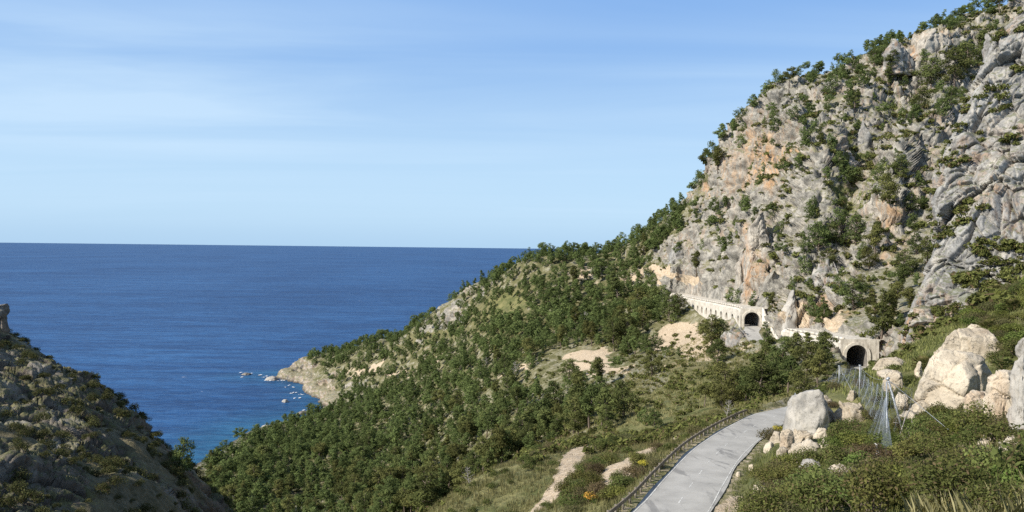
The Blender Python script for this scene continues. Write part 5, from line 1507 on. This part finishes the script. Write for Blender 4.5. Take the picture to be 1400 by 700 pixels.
den = np.full(len(P), 0.16); mtn = inpoly(px, py, MOUNT); den[mtn] = 0.16 + 0.36 * (vnoise(P[mtn] / 12, 451) > 0.0)
den[inpoly(px, py, SPARSE)] = 0.42; den[inpoly(px, py, FOREST)] = 0.22
den *= 1 - 0.85 * ell(px, py, [(800, 486, 50, 12, 1), (815, 505, 55, 9, 1), (935, 462, 34, 20, .7)])
dd, _ = road_near(gx, gy)
k = (rng.random(len(P)) < den) & (dd > 5.5) & (gz > 2) & (px > -20) & (px < 1420) & (py < 720)
for i in np.where(k)[0]:
    loc, nor, nm = drop(gx[i], gy[i])
    if loc is None or nm != 'ground' or nor[2] < 0.35: continue
    s = (0.4 + 1.5 * rng.random() ** 2.2) * (0.8 if not mtn[i] else 1.15)
    far.append((loc, np.array([s * rng.uniform(.9, 1.5), s * rng.uniform(.9, 1.3), s * rng.uniform(.8, 1.4)]), rng.random() * 6.28, int(rng.integers(3))))
# on the near crag: by rays from the front, on its ledges
for _ in range(2600):
    px, py = rng.uniform(1235, 1400), rng.uniform(0, 470)
    r = ray(np.array(px), np.array(py)); r = r / np.linalg.norm(r)
    ok, loc, nor, _i, ob, _m = scn.ray_cast(DG, CV, Vector(r), distance=400)
    if not ok or ob.name != 'cliff' or nor[2] < 0.28 + 0.25 * rng.random() or vnoise(np.array([loc]) / 7.0, 455)[0] < -0.02: continue
    s = rng.uniform(0.4, 1.5)
    far.append((np.array(loc), np.array([s * 1.2, s * 1.2, s * 1.1]), rng.random() * 6.28, int(rng.integers(3))))
sc_o = mass(far, 'scrub', M['shrub'], FARSH)
sc_o['label'] = 'low dark scrub dotted over the rocky slopes'
log('far scrub', len(far))
# shaded hill: shrubs as one mass with finer leaves
hl = []
gx, gy = np.meshgrid(np.arange(-110, -15, 1.35), np.arange(45, 150, 1.35)); gx = gx.ravel() + rng.uniform(-.8, .8, gx.size); gy = gy.ravel() + rng.uniform(-.8, .8, gy.size)
nzv = vnoise(np.c_[gx, gy, gx * 0] / 7, 461)
for i in np.where(rng.random(len(gx)) < np.where(nzv > 0.0, 0.62, 0.22))[0]:
    loc, nor, nm = drop(gx[i], gy[i])
    if loc is None or nm != 'hill' or nor[2] < 0.3: continue
    s = 0.3 + 0.7 * rng.random() ** 1.7; hl.append((loc, np.array([s * 1.1, s * 1.1, s * rng.uniform(1.0, 1.5)]), rng.random() * 6.28, int(rng.choice([0, 1, 4]))))
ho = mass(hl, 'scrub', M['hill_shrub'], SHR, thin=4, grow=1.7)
ho['label'] = 'dark scrub covering the shaded hill'
log('hill scrub', len(hl))

# ------------------------------------------------------------------ grass
def grass(name, poly, x0, x1, y0, y1, step, nb, hmin, hmax, wdt, mat, label, prob=1.0, minroad=3.7, lean=0.35):
    gx, gy = np.meshgrid(np.arange(x0, x1, step), np.arange(y0, y1, step)); gx = gx.ravel() + rng.uniform(-.5, .5, gx.size) * step; gy = gy.ravel() + rng.uniform(-.5, .5, gy.size) * step
    z = ground_h(gx, gy); P = np.c_[gx, gy, z]; px, py, w = proj(P)
    k = inpoly(px, py, poly) & (rng.random(len(gx)) < prob * (1 - ell(px, py, [(1095, 606, 46, 28, .9), (1165, 572, 28, 18, .8), (1250, 605, 30, 14, .9)])) * (0.35 + 0.65 * (vnoise(P / 2.5, 471) > -0.2)))
    dd, _ = road_near(gx, gy); k &= dd > minroad
    for t in TRK: k &= np.sqrt(((gx[:, None] - t[None, ::2, 0]) ** 2 + (gy[:, None] - t[None, ::2, 1]) ** 2).min(1)) > 1.45 + 0.3 * rng.random(len(gx))
    B0 = P[k]; n = len(B0) * nb
    B0 = np.repeat(B0, nb, 0) + np.c_[rng.normal(size=(n, 2)) * step * 0.3, np.zeros(n)]
    B0[:, 2] = ground_h(B0[:, 0], B0[:, 1]) - 0.05
    h = rng.uniform(hmin, hmax, n) * np.repeat(rng.uniform(.6, 1.1, len(P[k])), nb)
    a = rng.random(n) * 6.283; ln = rng.random(n) * lean + 0.05
    dv = np.c_[np.cos(a), np.sin(a), np.zeros(n)]; sd = np.c_[-np.sin(a), np.cos(a), np.zeros(n)] * (wdt * rng.uniform(.6, 1.3, n) * np.clip(np.hypot(B0[:, 0], B0[:, 1]) / 62.0, 0.22, 1.0))[:, None]
    mid = B0 + dv * (h * ln * 0.35)[:, None] + np.c_[np.zeros((n, 2)), h * 0.55]; tip = B0 + dv * (h * ln)[:, None] + np.c_[np.zeros((n, 2)), h]
    V = np.stack([B0 - sd, B0 + sd, mid + sd * 0.7, tip, mid - sd * 0.7], 1).reshape(-1, 3)
    Fq = np.arange(5 * n).reshape(n, 5)
    tt = np.repeat(rng.random(len(P[k])), nb); T = np.repeat(np.stack([tt, rng.uniform(.3, .7, n), tt], 1), 5, 0)
    o = link(name, make_mesh(name, V, Fq, mat, False, T, 'tint'), kind='stuff', label=label)
    log(name, n)
grass('grass', [(960, 720), (1000, 640), (1040, 600), (1120, 580), (1250, 470), (1420, 380), (1750, 300), (1750, 800), (1420, 720)], 8, 110, 20, 150, 0.5, 7, 0.25, 0.7, 0.022, M['grass'], 'green grass between the shrubs of the bank', 0.7)
grass('grass', [(1190, 500), (1250, 472), (1300, 440), (1420, 350), (1420, 480), (1330, 470), (1290, 500), (1200, 560), (1130, 540)], 25, 100, 70, 170, 0.75, 7, 0.4, 0.9, 0.05, M['grass'], 'coarse grass on the bank under the crag', 0.8)
grass('slope_grass', SPARSE, -10, 110, 130, 330, 1.1, 6, 0.45, 1.0, 0.085, M['dry_grass'], 'grass tufts over the open slope above the road', 0.7)
grass('slope_grass', [(1215, 125), (1255, 125), (1215, 220), (1190, 300), (1110, 315), (1150, 230)], 110, 220, 270, 430, 1.2, 6, 0.5, 1.0, 0.12, M['grass'], 'grass growing in the gully of the mountain', 0.75)
grass('tall_grass', [(1240, 720), (1290, 640), (1350, 620), (1420, 620), (1420, 720)], 8, 35, 18, 46, 0.34, 24, 0.35, 0.95, 0.0085, M['straw'], 'tall dry grass at the corner of the bank', 0.55, lean=0.55)
grass('spur_grass', [(540, 720), (600, 680), (690, 632), (780, 600), (880, 560), (1000, 555), (1060, 560), (960, 610), (870, 720)], -25, 45, 60, 175, 0.5, 7, 0.35, 0.85, 0.032, M['dry_grass'], 'yellowish grass on the spur beside the road', 0.8)
# tall dry stalks
m = MB()
for i in range(26):
    px, py = rng.uniform(1330, 1400), rng.uniform(655, 700)
    p = at(px, py)
    if p is None: continue
    h = rng.uniform(0.8, 2.0); ln = rng.normal(size=2) * 0.25
    m.tube([p, p + np.array([ln[0] * .4, ln[1] * .4, h * .55]), p + np.array([ln[0], ln[1], h])], [0.014, 0.010, 0.004], 4, cap=False)
m.obj('dry_stalks', M['dry_grass'], kind='stuff')
# yellow flowering patches
YF = [(1335, 655, 1.0, 'yellow-flowering bush near the tall dry grass'), (1318, 678, 0.8, 'yellow-flowering bush in the corner scrub, nearest to the camera'), (1063, 592, 0.9, 'yellow-flowering bush at the inner road bend'), (808, 688, 1.0, 'yellow-flowering bush between the dirt tracks'), (880, 640, 0.8, 'yellow-flowering bush outside the guardrail')]
ym = {}
for k, (px, py, s, lb) in enumerate(YF):
    p = at(px, py)
    if p is None: continue
    pr = shrub_proto(60 + k, 700, 0.06, M['fresh_shrub'], 0.9)
    rg = np.random.default_rng(70 + k); V, Fq, T = leaves([(np.array([0, 0, 0.72]), np.array([0.7, 0.7, 0.3]))], 600, 0.055, rg, up=0.8)
    t = thing('flowering_bush', lb, 'bush', p, 0, s); link('stem', pr['stem'], t); link('foliage', pr['foliage'], t); link('flowering_foliage', make_mesh('flowering_foliage', V, Fq, M['yellow'], False, T, 'tint'), t)
log('grass')

# ------------------------------------------------------------------ light and sky
to_sun = Vector((-0.86, -0.42, 0.0)).normalized()
ELEV = math.radians(34)
sv = Vector((to_sun.x * math.cos(ELEV), to_sun.y * math.cos(ELEV), math.sin(ELEV)))
sd = bpy.data.lights.new('sun', 'SUN'); sd.energy = 4.4; sd.angle = math.radians(0.53); sd.color = (1.0, 0.94, 0.84)
so = bpy.data.objects.new('sun', sd); COL.objects.link(so); so.rotation_euler = sv.to_track_quat('Z', 'Y').to_euler(); so.location = (-200, -150, 400)
wd = bpy.data.worlds.new('World'); scn.world = wd; wd.use_nodes = True
nt = wd.node_tree; nt.nodes.clear(); N = NT(nt)
out = N.n('ShaderNodeOutputWorld'); bg = N.n('ShaderNodeBackground'); N.l(bg.outputs[0], out.inputs[0])
sky = N.n('ShaderNodeTexSky', sky_type='NISHITA'); sky.sun_disc = False
sky.sun_elevation = ELEV; sky.sun_rotation = math.atan2(to_sun.x, to_sun.y)
sky.altitude = 140; sky.air_density = 1.0; sky.dust_density = 0.6; sky.ozone_density = 2.0
tc = N.n('ShaderNodeTexCoord'); D = tc.outputs['Generated']
sx = N.n('ShaderNodeSeparateXYZ'); N.l(D, sx.inputs[0])
# thin cirrus veil on a high flat layer
zz = N.math('MAXIMUM', N.math('ADD', sx.outputs[2], 0.06), 0.02)
cv = N.n('ShaderNodeCombineXYZ'); N.l(N.math('DIVIDE', sx.outputs[0], zz), cv.inputs[0]); N.l(N.math('DIVIDE', sx.outputs[1], zz), cv.inputs[1])
c1 = N.noise(N.mapp(cv.outputs[0], (0.20, 0.75, 1), rot=(0, 0, 0.10)), 1.0, 6, 0.52, 0.7)
c2 = N.noise(N.mapp(cv.outputs[0], (0.12, 0.35, 1), loc=(3.3, 1.2, 0), rot=(0, 0, 0.2)), 1.0, 4, 0.55, 0.2)
veil = N.math('MULTIPLY', N.ramp(c1, 0.32, 0.78), N.ramp(c2, 0.30, 0.68))
veil = N.math('ADD', veil, N.math('MULTIPLY', N.ramp(c1, 0.25, 0.7), N.ramp(sx.outputs[0], 0.15, -0.5, 0.0, 0.5)))
veil = N.math('MULTIPLY', veil, N.ramp(sx.outputs[2], 0.01, 0.10))
veil = N.math('MULTIPLY', veil, N.ramp(sx.outputs[2], 0.18, 0.31, 1.0, 0.45), True)
# moisture: the sky pales towards the sea horizon
lowsky = N.mix(N.ramp(sx.outputs[2], 0.06, 0.33), (3.2, 4.65, 6.15), (1.3, 2.7, 5.4))
lowsky = N.mix(N.ramp(sx.outputs[2], 0.0, 0.05), (2.75, 4.25, 5.9), lowsky)
base = N.mix(N.ramp(sx.outputs[2], 0.30, 0.62, 0.9, 0.0), sky.outputs[0], lowsky)
cl = N.mix(N.math('MULTIPLY', veil, 0.68), base, (4.0, 5.25, 6.5))
N.l(cl, bg.inputs[0]); bg.inputs[1].default_value = 0.103
scn.view_settings.view_transform = 'Standard'; scn.view_settings.look = 'None'; scn.view_settings.gamma = 1.0; scn.view_settings.use_curve_mapping = False
scn.view_settings.exposure = 0.62
scn.cycles.max_bounces = 5; scn.cycles.diffuse_bounces = 3; scn.cycles.glossy_bounces = 2; scn.cycles.transparent_max_bounces = 4
scn.cycles.use_denoising = False
log('done')
